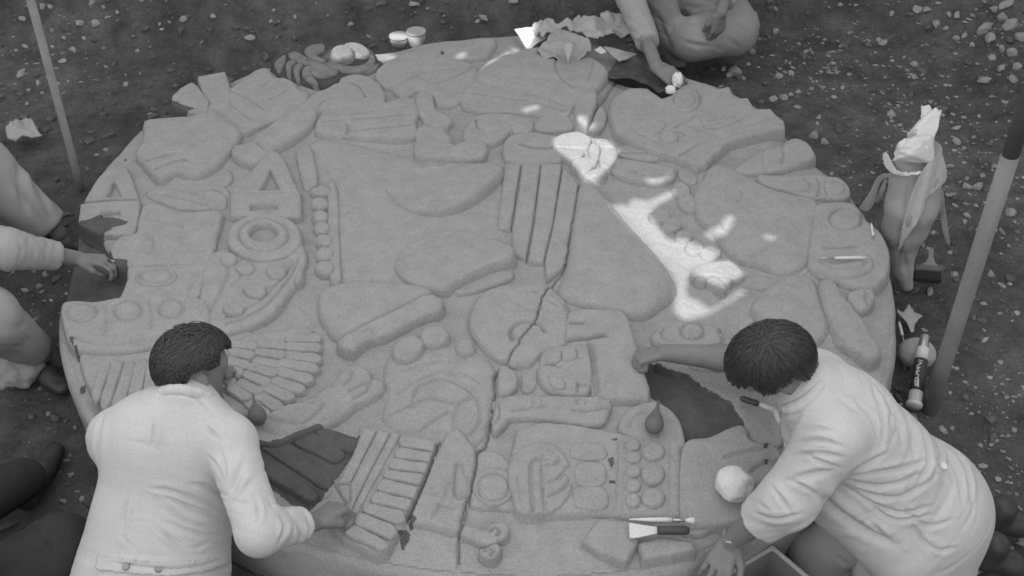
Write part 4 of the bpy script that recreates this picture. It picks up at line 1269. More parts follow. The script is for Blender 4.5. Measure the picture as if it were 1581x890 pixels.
def patch_from(o, poly, off, name, m, parent):
    """a band of cloth sewn onto a garment: the garment's own faces inside the traced outline, raised, with an edge"""
    me = o.data
    n = len(me.vertices)
    V = np.zeros(n * 3, np.float32)
    me.vertices.foreach_get('co', V)
    V = V.reshape(-1, 3).astype(float)
    F = np.zeros(len(me.polygons) * 4, np.int32)
    me.loops.foreach_get('vertex_index', F)
    F = F.reshape(-1, 4)
    N = vnormals(V, F)
    pr = project(V)
    inside = (sdf_poly(pr[:, 0], pr[:, 1], np.array(poly, float)) > 0) & (((CAMP - V) * N).sum(1) > 0)
    Q = F[inside[F].all(1)]
    if not len(Q):
        return None
    used = np.unique(Q)
    mp = -np.ones(n, int)
    mp[used] = np.arange(len(used))
    Q = mp[Q]
    P = V[used]
    k = len(P)
    e = {}
    for q in Q:
        for i in range(4):
            a, b = int(q[i]), int(q[(i + 1) % 4])
            if (b, a) in e:
                del e[(b, a)]
            else:
                e[(a, b)] = 1
    S = np.array([(b, a, a + k, b + k) for a, b in e])
    nm = mesh_np(name, np.vstack([P + N[used] * off, P - N[used] * 0.002]), np.vstack([Q, S]), True)
    return attach(link(name, nm, m), parent)

def hit(o, px, py):
    me = o.data
    n = len(me.vertices)
    V = np.zeros(n * 3, np.float32)
    me.vertices.foreach_get('co', V)
    V = V.reshape(-1, 3).astype(float)
    pr = project(V)
    d = np.hypot(pr[:, 0] - px, pr[:, 1] - py)
    near = np.nonzero(d < 6)[0]
    if not len(near):
        return None, None
    i = near[np.argmin(((V[near] - CAMP) @ FW))]
    return V[i], nrm(np.array(me.vertices[int(i)].normal))

def dist(a, b):
    return float(np.linalg.norm(np.asarray(a) - np.asarray(b)))

# ------------------------------------------------------------------ man at the near left, seen from behind
def man_left_front():
    pelvis = ray(232, 915, 2.93)
    root = empty('person', (pelvis[0], pelvis[1], GROUND_Z))
    tag(root, 'kneeling person in a white coat with wavy dark hair, seen from behind, reaching right', 'person')
    neck = ray(288, 622, 2.93)
    chest = ray(268, 700, 2.95)
    waist = ray(246, 830, 2.94)
    shR, shL = ray(354, 684, 2.89), ray(180, 676, 2.95)
    headc = ray(297, 568, 2.97)
    wr = unp([(486, 806)], 0.10)[0]
    elR = toward(402, 822, shR, 0.28, True)
    print('A', 'fore', dist(elR, wr), 'torso', dist(neck, pelvis), 'headc', headc, 'pelvis', pelvis, 'sh', dist(shR, shL), 'el', elR, 'wr', wr)
    spine = nrm(neck - pelvis)
    back = nrm(CAMP - chest)
    lat = nrm(np.cross(spine, back))
    f = nrm(np.array([0.76, 0.50, -0.42]))
    u = nrm(spine * 0.8 + np.array([-0.1, 0.0, 0.55]))
    elL = shL + np.array([0.02, 0.20, -0.17])
    wrL = np.array([elL[0] + 0.12, elL[1] + 0.18, 0.10])
    # body
    B = Field(0.006)
    add_head(B, headc, f, u)
    B.chain([headc - u * 0.05 - f * 0.02, neck, chest], [0.056, 0.06, 0.09], 0.03)
    B.chain([chest, waist, pelvis], [0.10, 0.09, 0.10], 0.03)
    B.cone(shL, shR, 0.04, 0.04, 0.03)
    B.chain([shR, elR, wr], [0.045, 0.038, 0.028], 0.02)
    B.chain([shL, elL, wrL], [0.045, 0.038, 0.028], 0.02)
    add_hand(B, wr, nrm(np.array([0.55, 0.62, -0.16])), np.array([0.30, -0.1, -0.9]), curl=1.25, side=-1, thumb_in=0.5)
    add_hand(B, wrL, nrm(np.array([0.3, 0.9, -0.25])), np.array([0, 0, -1.0]), curl=0.5, side=1)
    kn, ft = [], []
    for q in (-1, 1):
        k = np.array([pelvis[0] + 0.13 * q, pelvis[1] + 0.05, GROUND_Z + 0.06])
        a = np.array([pelvis[0] + 0.11 * q, pelvis[1] - 0.36, GROUND_Z + 0.06])
        kn.append(k)
        ft.append(a)
        B.chain([pelvis + lat * 0.08 * q, k, a], [0.07, 0.05, 0.035], 0.03)
    body = obj_field('body', B, M_SKIN, root, 1)
    # trousers
    T = Field(0.011)
    for q in range(2):
        T.chain([pelvis + lat * 0.08 * (-1, 1)[q], kn[q], ft[q] + np.array([0, 0.05, 0])], [0.115, 0.085, 0.065], 0.03)
    T.ell(pelvis, (lat, spine, back), (0.165, 0.13, 0.12), 0.03)
    obj_field('trousers', T, M_CLOTH_D, root, 1, [], 0.004, 3.0)
    for q in range(2):
        S = Field(0.008)
        add_shoe(S, ft[q] + np.array([0, 0.0, -0.02]), ft[q] + np.array([0, -0.2, -0.04]), (0, 0, 1))
        obj_field('shoe', S, M_SHOE, root, 1)
    # coat
    C = Field(0.0056)
    C.chain([neck - spine * 0.02, chest], [0.075, 0.120], 0.05)
    C.cone(chest + lat * -0.06 + spine * 0.03, chest + lat * 0.06 + spine * 0.03, 0.122, 0.122, 0.05)
    C.cone(chest, waist, 0.192, 0.182, 0.06, flat=back, ff=0.66)
    C.cone(waist, pelvis, 0.178, 0.205, 0.06, flat=back, ff=0.70)
    C.cone(pelvis, pelvis - spine * 0.16 - np.array([0, 0.02, 0.06]), 0.205, 0.235, 0.06, flat=back, ff=0.75)
    C.cone(shL, shR, 0.068, 0.068, 0.05)
    C.cone(neck, shR, 0.062, 0.068, 0.04)
    C.cone(neck, shL, 0.062, 0.068, 0.04)
    cuff = elR + (wr - elR) * 0.74
    C.chain([shR, elR, cuff + (cuff - elR) * 0.25], [0.072, 0.062, 0.049], 0.025)
    C.cut(cuff, wr - elR)
    cuffL = elL + (wrL - elL) * 0.8
    C.chain([shL, elL, cuffL], [0.074, 0.066, 0.054], 0.025)
    st = [[(352,766),(320,752),(288,747)], [(347,784),(300,770),(260,758),(230,754)], [(342,800),(300,786),(262,769),(248,762)], [(339,817),(305,810),(270,795),(248,784)], [(337,829),(300,822),(272,814)],
          [(288,849),(262,830),(238,812)], [(322,838),(305,845),(290,846)], [(206,849),(195,836),(184,824)], [(320,704),(335,720),(348,744)], [(338,690),(346,715),(352,746)],
          ([(352,772),(364,746),(377,712)], 0.010, 5.0), ([(366,774),(385,748),(397,736)], 0.007, 4.0), [(392,760),(399,796),(390,814)], [(428,790),(440,815),(428,842)], [(455,800),(464,828),(452,850)], [(412,768),(425,790)], [(440,780),(452,800)], [(470,790),(478,815),(470,840)],
          ([(236,618),(262,606),(300,612),(332,640)], 0.005, 3.0), ([(175,868),(215,874),(260,878),(305,874),(345,862)], 0.007, 3.0), [(160,640),(152,680),(150,720)], [(240,640),(236,700)], [(310,650),(330,672),(346,684)], [(200,760),(190,800),(192,830)]]
    coat = obj_field('coat', C, M_COAT, root, 1, st, 0.003, 1.0, 0.0085, crease=0.0038, cdir=spine)
    # collar
    K = Field(0.005)
    a0 = 0
    ring = []
    for a in np.linspace(-2.5, 2.5, 15):
        ring.append(neck + spine * 0.030 + back * 0.064 * math.cos(a) + lat * 0.074 * math.sin(a) - spine * 0.020 * (1 - math.cos(a)))
    K.chain(ring, [0.015] * 15, 0.012, flat=None)
    attach(obj_field('collar', K, M_COAT, root, 1), root)
    # half belt with its two buttons
    patch_from(coat, [(150,858),(190,862),(250,868),(310,864),(350,850),(352,872),(310,886),(250,891),(190,886),(146,880)], 0.005, 'half_belt', M_COAT, root)
    for px, py in ((198, 872), (246, 878)):
        hp, hn = hit(coat, px, py)
        if hp is not None:
            disc_obj('button', hp + hn * 0.008, hn, 0.010, 0.006, M_BUTTON, root)
    hair(root, headc, f, u, (0.0, -0.25, 1.0), n=7500, width=(0.0016, 0.0028), length=(0.05, 0.10), wave=1.4, seed=4, grow=0.016, cap=(0.079, 0.100, 0.096))
man_left_front()

# ------------------------------------------------------------------ man at the near right, bent over the stone
def man_right_front():
    pelvis = ray(1402, 764, 2.99)
    root = empty('person', (pelvis[0], pelvis[1], GROUND_Z))
    tag(root, 'kneeling person in white lab coat with straight black hair and wristwatch, bent over the stone', 'person')
    neck = ray(1248, 606, 2.80)
    chest = ray(1310, 655, 2.86)
    waist = ray(1366, 716, 2.94)
    shN, shF = ray(1284, 676, 2.72), ray(1262, 586, 2.98)
    headc = ray(1196, 560, 2.78)
    wF = unp([(1026, 545)], 0.115)[0]
    elF = toward(1150, 556, wF, 0.26, True)
    wN = unp([(1128, 834)], 0.055)[0]
    elN = toward(1218, 772, wN, 0.25, True)
    print('B', 'torso', dist(neck, pelvis), 'sh', dist(shN, shF), 'upN', dist(shN, elN), 'foreN', dist(elN, wN), 'upF', dist(shF, elF), 'head', headc, 'pel', pelvis, 'elF', elF, 'elN', elN, 'wN', wN)
    spine = nrm(neck - pelvis)
    lat = nrm(shF - shN)
    back = nrm(np.cross(lat, spine))
    if back[2] < 0:
        back = -back
    f = nrm(np.array([-0.62, 0.05, -0.80]))
    u = nrm(np.array([-0.75, -0.15, 0.55]))
    B = Field(0.006)
    add_head(B, headc, f, u)
    B.chain([headc - u * 0.05 - f * 0.03, neck, chest], [0.056, 0.058, 0.09], 0.03)
    B.chain([chest, waist, pelvis], [0.10, 0.09, 0.10], 0.03)
    B.cone(shN, shF, 0.04, 0.04, 0.03)
    B.chain([shF, elF, elF + (wF - elF) * 0.3, wF], [0.045, 0.040, 0.043, 0.029], 0.02)
    B.chain([shN, elN, elN + (wN - elN) * 0.35, wN], [0.045, 0.040, 0.042, 0.029], 0.02)
    add_hand(B, wF, nrm(np.array([-0.95, 0.05, -0.28])), np.array([-0.2, -0.15, -0.95]), curl=1.25, side=-1, thumb_in=0.5)
    add_hand(B, wN, nrm(np.array([-0.42, -0.72, -0.30])), np.array([0.05, 0.2, -0.95]), curl=0.38, side=1, spread=0.16)
    k1 = unp([(1262, 850)], GROUND_Z + 0.09)[0]
    k2 = k1 + np.array([0.10, 0.26, 0])
    a1 = unp([(1500, 872)], GROUND_Z + 0.07)[0]
    a2 = unp([(1515, 818)], GROUND_Z + 0.08)[0]
    hipN, hipF = pelvis - lat * 0.085, pelvis + lat * 0.085
    B.chain([hipN, k1, a1], [0.075, 0.052, 0.036], 0.03)
    B.chain([hipF, k2, a2], [0.075, 0.052, 0.036], 0.03)
    obj_field('body', B, M_SKIN, root, 1)
    T = Field(0.011)
    T.chain([hipN, k1, k1 + (a1 - k1) * 0.92], [0.085, 0.085, 0.062], 0.03)
    T.chain([hipF, k2, k2 + (a2 - k2) * 0.92], [0.085, 0.085, 0.062], 0.03)
    obj_field('trousers', T, M_CLOTH_L, root, 1, [[(1300,830),(1340,850),(1390,870)], [(1280,850),(1320,880)]], 0.005, 5.0)
    for a, k, e in ((a1, k1, (0.20, -0.02, -0.03)), (a2, k2, (0.19, 0.03, -0.03))):
        S = Field(0.007)
        add_shoe(S, a + nrm(a - k) * 0.01, a + np.array(e) + nrm(a - k) * 0.03, (0.0, 0.1, 1))
        sh = obj_field('shoe', S, M_SHOE, root, 1)
    C = Field(0.0056)
    C.chain([neck, chest], [0.078, 0.115], 0.05)
    C.cone(chest, waist, 0.182, 0.178, 0.06, flat=back, ff=0.72)
    C.cone(waist, pelvis, 0.178, 0.190, 0.06, flat=back, ff=0.78)
    C.ell(pelvis - spine * 0.05 + back * 0.01, (lat, spine, back), (0.185, 0.16, 0.160), 0.06)
    C.cone(pelvis - spine * 0.08, pelvis - spine * 0.10 + np.array([-0.02, -0.08, -0.18]), 0.185, 0.17, 0.06)
    # front of the coat hanging below the chest
    C.cone(chest - back * 0.06, waist - back * 0.10, 0.13, 0.14, 0.06)
    C.cone(waist - back * 0.10 - lat * 0.05, ray(1395, 850, 2.92), 0.14, 0.11, 0.06)
    C.cone(shN, shF, 0.072, 0.072, 0.05)
    C.cone(neck, shN, 0.066, 0.074, 0.04)
    C.cone(neck, shF, 0.066, 0.074, 0.04)
    cuffN = elN + (wN - elN) * 0.50
    C.chain([shN, elN, cuffN + (cuffN - elN) * 0.4], [0.084, 0.077, 0.066], 0.025)
    C.cut(cuffN, wN - elN)
    cuffF = elF + (wF - elF) * 0.10
    C.chain([shF, elF, cuffF + (cuffF - elF) * 0.9], [0.080, 0.066, 0.058], 0.025)
    C.cut(cuffF, wF - elF)
    st = [[(1308,733),(1340,715),(1372,698)], [(1308,735),(1350,730),(1400,722),(1432,708)], [(1305,739),(1350,750),(1390,745),(1427,729)], [(1308,746),(1350,765),(1395,766),(1442,740)], [(1300,748),(1340,772),(1390,792),(1442,781)],
          [(1330,768),(1380,802),(1440,795)], [(1395,782),(1430,812),(1474,802)], [(1412,640),(1429,680),(1431,720),(1414,747)], [(1385,620),(1405,660),(1411,702)], [(1440,668),(1451,700),(1440,742)], [(1472,690),(1491,730),(1501,782)],
          [(1455,690),(1476,730),(1487,782)], [(1228,666),(1260,662),(1292,668)], [(1224,686),(1265,680),(1302,690)], [(1220,706),(1260,700),(1305,706)], ([(1210,746),(1240,735),(1292,724)], 0.008, 4.0), [(1190,750),(1210,775),(1226,802)],
          [(1165,792),(1200,802),(1240,792)], [(1214,740),(1250,756),(1264,772)], ([(1214,690),(1222,660),(1240,628)], 0.008, 4.0), ([(1262,762),(1320,810),(1384,842)], 0.012, 6.0), [(1340,800),(1372,832)], [(1402,800),(1442,862)], [(1345,590),(1360,640),(1362,690)],
          [(1320,620),(1345,650),(1360,690)], [(1290,610),(1330,640)], [(1360,605),(1385,650),(1392,690)], ([(1440,685),(1446,720),(1470,760)], 0.006, 3.0), [(1420,830),(1450,850),(1480,845)], [(1170,775),(1190,790)], [(1240,700),(1275,715),(1300,722)]]
    coat = obj_field('coat', C, M_COAT, root, 1, st, 0.003, 7.0, 0.0085, crease=0.0045, cdir=spine)
    K = Field(0.005)
    ring = []
    for a in np.linspace(-2.3, 2.3, 15):
        ring.append(neck + spine * 0.028 + back * 0.070 * math.cos(a) + lat * 0.078 * math.sin(a) - back * 0.01)
    K.chain(ring, [0.016] * 15, 0.012)
    obj_field('collar', K, M_COAT, root, 1)
    hp, hn = hit(coat, 1461, 721)
    if hp is not None:
        disc_obj('button', hp + hn * 0.004, hn, 0.011, 0.006, M_PAPERBTN, root)
    # wristwatch
    ad = nrm(wN - elN)
    wp = wN - ad * 0.012
    watch_up = nrm(np.array([0.25, -0.45, 0.85]))
    watch_up = nrm(watch_up - (watch_up @ ad) * ad)
    bm = bmesh.new()
    bmesh.ops.create_cone(bm, cap_ends=False, segments=24, radius1=0.0345, radius2=0.0335, depth=0.018)
    bmesh.ops.rotate(bm, verts=bm.verts, cent=(0, 0, 0), matrix=Vector(ad).to_track_quat('Z', 'Y').to_matrix())
    bmesh.ops.translate(bm, verts=bm.verts, vec=Vector(wp))
    bmesh.ops.solidify(bm, geom=bm.faces[:], thickness=0.003)
    me = bpy.data.meshes.new('wristwatch')
    bm.to_mesh(me)
    wt = attach(link('wristwatch', me, M_STEEL), root)
    disc_obj('watch_face', wp + watch_up * 0.036, watch_up, 0.017, 0.008, M_STEEL, root)
    hair(root, headc, f, u, (0.0, -0.55, 0.85), n=10000, width=(0.0009, 0.0018), length=(0.07, 0.12), wave=0.10, seed=9, grow=0.014, cap=(0.086, 0.108, 0.102))
man_right_front()
# ------------------------------------------------------------------ squatting man at the far edge, head above the frame
def man_far():
    b0 = unp([(1060, 95)], GROUND_Z + 0.02)[0]
    root = empty('person', (b0[0], b0[1], GROUND_Z))
    tag(root, 'person in pale shirt and grey trousers squatting at the far edge of the stone', 'person')
    D = 5.45
    pel = ray(1075, -5, D + 0.25)
    chest = ray(1045, -120, D + 0.05)
    neck = ray(1040, -185, D)
    headc = ray(1032, -235, D - 0.08)
    shL, shR = ray(985, -150, D - 0.02), ray(1108, -150, D + 0.05)     # left and right in the picture
    elL = ray(966, -20, D - 0.18)
    wL = unp([(1014, 104)], 0.13)[0]
    elR = ray(1140, -60, D - 0.16)
    wR = ray(1113, 20, D - 0.30)
    kL = ray(1010, -25, D - 0.25)
    aL = unp([(1052, 104)], GROUND_Z + 0.10)[0] + np.array([0, 0.05, 0.0])
    kR = ray(1068, 62, D - 0.12)
    kR2 = ray(1128, 45, D + 0.05)
    aR = ray(1120, 20, D + 0.45)
    f, u = np.array([-0.1, -0.8, -0.6]), np.array([0, -0.5, 0.85])
    B = Field(0.0068)
    add_head(B, headc, f, u)
    B.chain([headc - u * 0.05, neck, chest, pel], [0.055, 0.058, 0.10, 0.10], 0.03)
    B.cone(shL, shR, 0.04, 0.04, 0.03)
    B.chain([shL, elL, wL], [0.045, 0.040, 0.030], 0.02)
    B.chain([shR, elR, wR], [0.045, 0.040, 0.030], 0.02)
    add_hand(B, wL, np.array([0.75, -0.45, -0.30]), np.array([0.1, 0.3, -0.9]), curl=0.55, side=1, spread=0.05, s=1.1, thumb_in=0.2)
    add_hand(B, wR, np.array([-0.06, -0.10, -0.95]), np.array([-0.5, 0.8, -0.1]), curl=0.55, side=-1, s=1.1, thumb_in=0.3)
    B.chain([pel, kL, aL], [0.07, 0.05, 0.035], 0.03)
    B.chain([pel, kR, aR], [0.07, 0.05, 0.035], 0.03)
    obj_field('body', B, M_SKIN, root, 1)
    T = Field(0.010)
    T.chain([pel, kL, aL + (kL - aL) * 0.08], [0.13, 0.095, 0.060], 0.012)
    T.chain([pel + np.array([0.1, 0, 0]), kR2, kR], [0.15, 0.14, 0.115], 0.05)
    T.chain([kR2, aR], [0.10, 0.07], 0.05)
    T.cone(pel - np.array([0.1, 0, 0]), pel + np.array([0.12, 0, 0]), 0.15, 0.15, 0.05)
    T.cone(ray(1022, -12, D + 0.02), ray(1095, -6, D + 0.05), 0.13, 0.14, 0.05)
    obj_field('trousers', T, M_CLOTH_M, root, 1, [[(1036,20),(1037,45),(1030,62)], [(1045,60),(1075,70),(1110,72)], [(1040,30),(1080,36),(1110,40)], [(1015,20),(1025,50),(1040,80)], [(990,38),(1000,55),(1004,72)], [(1060,10),(1090,14),(1110,10)]], 0.006, 2.0, 0.008, crease=0.007, cdir=(0.5, 0.3, 0.8))
    S = Field(0.008)
    add_shoe(S, aL + np.array([0, 0.06, -0.08]), aL + np.array([-0.02, -0.17, -0.09]))
    obj_field('shoe', S, M_SHOE, root, 1)
    S = Field(0.008)
    add_shoe(S, aR + np.array([0, 0.0, -0.05]), aR + np.array([0.05, 0.2, -0.10]))
    obj_field('shoe', S, M_SHOE, root, 1)
    C = Field(0.009)
    C.cone(chest, pel, 0.19, 0.17, 0.06, flat=(0, 1, 0), ff=0.7)
    C.chain([neck, chest], [0.08, 0.14], 0.05)
    C.cone(shL, shR, 0.075, 0.075, 0.05)
    cL = elL + (wL - elL) * 0.72
    C.chain([shL, elL, cL + (cL - elL) * 0.2], [0.082, 0.076, 0.056], 0.03)
    C.cut(cL, wL - elL)
    cR = elR + (wR - elR) * 0.82
    C.chain([shR, elR, cR + (cR - elR) * 0.2], [0.080, 0.070, 0.052], 0.03)
    C.cut(cR, wR - elR)
    obj_field('shirt', C, M_CLOTH_L, root, 1, [[(960,20),(972,30),(985,22)], [(963,45),(980,50),(992,60)], [(975,62),(990,66),(998,78)]], 0.005, 11.0, 0.008, crease=0.007, cdir=(0.8, 0.2, -0.3))
    hair(root, headc, f, u, (0, -0.3, 1.0), n=500, width=(0.004, 0.006), length=(0.06, 0.1), seed=21, grow=0.014)
man_far()

# ------------------------------------------------------------------ man squatting at the left edge, mostly outside the frame
def man_left():
    k1 = unp([(-34, 262)], 0.10)[0]
    k2 = unp([(-22, 492)], 0.08)[0]
    pel = np.array([k1[0] - 0.36, (k1[1] + k2[1]) / 2, GROUND_Z + 0.26])
    root = empty('person', (pel[0], pel[1], GROUND_Z))
    tag(root, 'person in light trousers squatting at the left edge, one arm reaching to the stone', 'person')
    chest = pel + np.array([0.16, 0.02, 0.42])
    neck = chest + np.array([0.06, 0, 0.16])
    headc = neck + np.array([0.07, 0, 0.14])
    wr = unp([(122, 400)], 0.09)[0]
    el = toward(12, 385, wr, 0.27, True)
    sh = chest + np.array([0.06, -0.17, 0.06])
    sh2 = chest + np.array([0.06, 0.19, 0.06])
    el2 = sh2 + np.array([0.05, 0.14, -0.24])
    wr2 = k1 + np.array([-0.42, 0.12, 0.10])
    f, u = np.array([0.85, 0, -0.5]), np.array([0.5, 0, 0.85])
    B = Field(0.0068)
    add_head(B, headc, f, u)
    B.chain([headc - u * 0.05, neck, chest, pel], [0.055, 0.058, 0.10, 0.10], 0.03)
    B.cone(sh, sh2, 0.04, 0.04, 0.03)
    B.chain([sh, el, el + (wr - el) * 0.4, wr], [0.045, 0.04, 0.04, 0.028], 0.02)
    B.chain([sh2, el2, wr2], [0.045, 0.04, 0.028], 0.02)
    add_hand(B, wr, np.array([0.98, 0.02, -0.12]), np.array([0.1, -0.25, -0.95]), curl=0.75, side=-1, spread=0.0, thumb_in=0.6)
    add_hand(B, wr2, np.array([0.6, -0.5, -0.4]), np.array([0, 0, -1.0]), curl=0.5, side=1)
    an1 = unp([(90, 360)], GROUND_Z + 0.10)[0]
    an2 = unp([(66, 548)], GROUND_Z + 0.10)[0]
    h1 = k1 + (an1 - k1) * 0.90
    h2 = k2 + (an2 - k2) * 0.88
    B.chain([pel, k1, an1], [0.075, 0.052, 0.036], 0.03)
    B.chain([pel, k2, an2], [0.075, 0.052, 0.036], 0.03)
    obj_field('body', B, M_SKIN, root, 1)
    T = Field(0.010)
    T.chain([pel + np.array([0, 0.09, 0]), k1, h1 + (an1 - k1) * 0.12], [0.15, 0.135, 0.072], 0.03)
    T.cut(h1, an1 - k1)
    T.chain([pel - np.array([0, 0.09, 0]), k2, h2 + (an2 - k2) * 0.12], [0.14, 0.115, 0.062], 0.03)
    T.cut(h2, an2 - k2)
    obj_field('trousers', T, M_CLOTH_L, root, 1, [([(25,250),(34,300),(38,352)], 0.012, 5.0), ([(38,245),(60,290),(78,335)], 0.012, 5.0), ([(52,262),(75,300),(92,330)], 0.008, 4.0), ([(15,270),(40,310),(66,350)], 0.010, 5.0)], 0.007, 2.0, 0.010, crease=0.005, cdir=(0.9, 0.2, 0.4))
    for a, e in ((an1, (0.13, 0.0, -0.09)), (an2, (0.12, -0.12, -0.09))):
        S = Field(0.008)
        add_shoe(S, a + np.array([-0.07, 0, -0.08]), a + np.array(e))
        obj_field('shoe', S, M_SHOE, root, 1)
    C = Field(0.009)
    C.cone(chest, pel, 0.19, 0.18, 0.06, flat=(1, 0, 0), ff=0.7)
    C.chain([neck, chest], [0.08, 0.14], 0.05)
    C.cone(sh, sh2, 0.075, 0.075, 0.05)
    c1 = el + (wr - el) * 0.68
    C.chain([sh, el, c1 + (c1 - el) * 0.25], [0.08, 0.072, 0.052], 0.03)
    C.cut(c1, wr - el)
    c2 = el2 + (wr2 - el2) * 0.8
    C.chain([sh2, el2, c2], [0.08, 0.07, 0.052], 0.03)
    obj_field('shirt', C, M_CLOTH_L, root, 1, [[(25,365),(32,385),(28,405)], [(45,372),(52,390),(47,405)], [(66,382),(72,395),(68,408)]], 0.005, 11.0, 0.008, crease=0.007, cdir=(0.8, 0.2, -0.3))
    hair(root, headc, f, u, (0, -0.3, 1.0), n=500, width=(0.004, 0.006), length=(0.06, 0.1), seed=22, grow=0.014)
man_left()

# ------------------------------------------------------------------ person in dark clothes at the lower left corner
def person_corner():
    an = unp([(46, 735)], GROUND_Z + 0.09)[0]
    pel = np.array([an[0] - 0.10, an[1] - 0.62, GROUND_Z + 0.20])
    root = empty('person', (pel[0], pel[1], GROUND_Z))
    tag(root, 'person in dark clothes crouching in the lower left corner, one shoe showing', 'person')
    k1 = (an + pel) / 2 + np.array([-0.03, -0.02, 0.16])
    k2 = unp([(92, 852)], 0.0)[0]
    an2 = k2 + np.array([0.02, -0.08, -0.24])
    chest = pel + np.array([-0.02, -0.10, 0.42])
    neck = chest + np.array([0, 0.02, 0.16])
    headc = neck + np.array([0.02, 0.05, 0.14])
    shR, shL = chest + np.array([0.19, 0, 0.06]), chest + np.array([-0.19, 0, 0.06])
    elR, elL = shR + np.array([0.08, 0.08, -0.27]), shL + np.array([-0.05, 0.1, -0.27])
    wR, wL = k2 + np.array([-0.30, -0.30, 0.10]), k1 + np.array([-0.08, 0.0, 0.12])
    f, u = np.array([0.3, 0.85, -0.45]), np.array([0, 0.4, 0.9])
    B = Field(0.0068)
    add_head(B, headc, f, u)
    B.chain([headc - u * 0.05, neck, chest, pel], [0.055, 0.058, 0.10, 0.10], 0.03)
    B.cone(shL, shR, 0.04, 0.04, 0.03)
    B.chain([shR, elR, wR], [0.045, 0.04, 0.028], 0.02)
    B.chain([shL, elL, wL], [0.045, 0.04, 0.028], 0.02)
    add_hand(B, wR, np.array([0.3, 0.7, -0.4]), np.array([0, 0, -1.0]), curl=0.5, side=-1)
    add_hand(B, wL, np.array([0.3, 0.7, -0.4]), np.array([0, 0, -1.0]), curl=0.5, side=1)
    B.chain([pel, k1, an], [0.075, 0.052, 0.036], 0.03)
    B.chain([pel, k2, an2], [0.075, 0.052, 0.036], 0.03)
    obj_field('body', B, M_SKIN, root, 1)
    T = Field(0.010)
    T.chain([pel + np.array([-0.09, 0, 0]), k1, an + (k1 - an) * 0.08], [0.13, 0.095, 0.070], 0.03)
    T.chain([pel + np.array([0.09, 0, 0]), k2, an2], [0.13, 0.105, 0.068], 0.03)
    obj_field('trousers', T, M_CLOTH_D, root, 1, [[(40,800),(60,830),(90,860)], [(50,760),(60,790),(58,820)], [(70,810),(80,840),(75,870)]], 0.006, 6.0, 0.008)
    for a, d in ((an, (0.01, 0.20, 0)), (an2, (0.05, 0.19, 0))):
        S = Field(0.008)
        dd = np.array(d)
        add_shoe(S, a - dd * 0.3 + np.array([0, 0, -0.08]), a + dd + np.array([0, 0, -0.085]))
        obj_field('shoe', S, M_SHOE, root, 1)
    C = Field(0.011)
    C.cone(chest, pel, 0.19, 0.185, 0.06, flat=(0, 1, 0), ff=0.7)
    C.chain([neck, chest], [0.08, 0.14], 0.05)
    C.cone(shL, shR, 0.075, 0.075, 0.05)
    for a, b, c in ((shR, elR, wR), (shL, elL, wL)):
        C.chain([a, b, b + (c - b) * 0.85], [0.08, 0.07, 0.05], 0.03)
    obj_field('jacket', C, M_CLOTH_D, root, 1, [], 0.005, 9.0)
    hair(root, headc, f, u, (0, -0.3, 1.0), n=500, width=(0.004, 0.006), length=(0.06, 0.1), seed=23, grow=0.014)
person_corner()
# ================================================================== tools and loose things
M_RUBBER = mat('grey_rubber', 0.15, 0.55, 0.12, 12.0, 0.2, 60.0, 0.002, spec=0.4)
M_COTTON = mat('cotton_wool', 0.78, 1.0, 0.03, 20.0, 0.8, 60.0, 0.006, spec=0.1)
M_PAPER = mat('white_paper', 0.70, 0.9, 0.04, 8.0, 0.15, 60.0, 0.003, spec=0.2)
M_RAG = mat('pale_rag', 0.42, 0.95, 0.10, 8.0, 0.3, 90.0, 0.003, spec=0.15)
M_FLAP = mat('pale_canvas', 0.52, 0.92, 0.08, 7.0, 0.3, 110.0, 0.003, spec=0.15)
M_BAG = mat('grey_canvas', 0.38, 0.92, 0.10, 7.0, 0.3, 110.0, 0.003, spec=0.15)
M_WHITE = mat('white_plastic', 0.70, 0.4, 0.03, 10.0, 0.0, spec=0.5)
M_BLACK = mat('black_bristle', 0.025, 0.8, 0.3, 50.0, 0.3, 200.0, 0.003)
M_HANDLE = mat('dark_handle', 0.06, 0.45, 0.2, 20.0, 0.1, 60.0, 0.002, spec=0.5)
M_LABEL = mat('dark_label', 0.06, 0.45, 0.15, 20.0, 0.0, spec=0.4)
M_TRAY = mat('pale_plastic_tray', 0.24, 0.35, 0.06, 8.0, 0.0, spec=0.5)
M_POLE = mat('grey_pole', 0.28, 0.75, 0.18, 7.0, 0.3, 60.0, 0.003)
M_POLE_D = mat('dark_pole_end', 0.115, 0.7, 0.2, 7.0, 0.3, 60.0, 0.003)

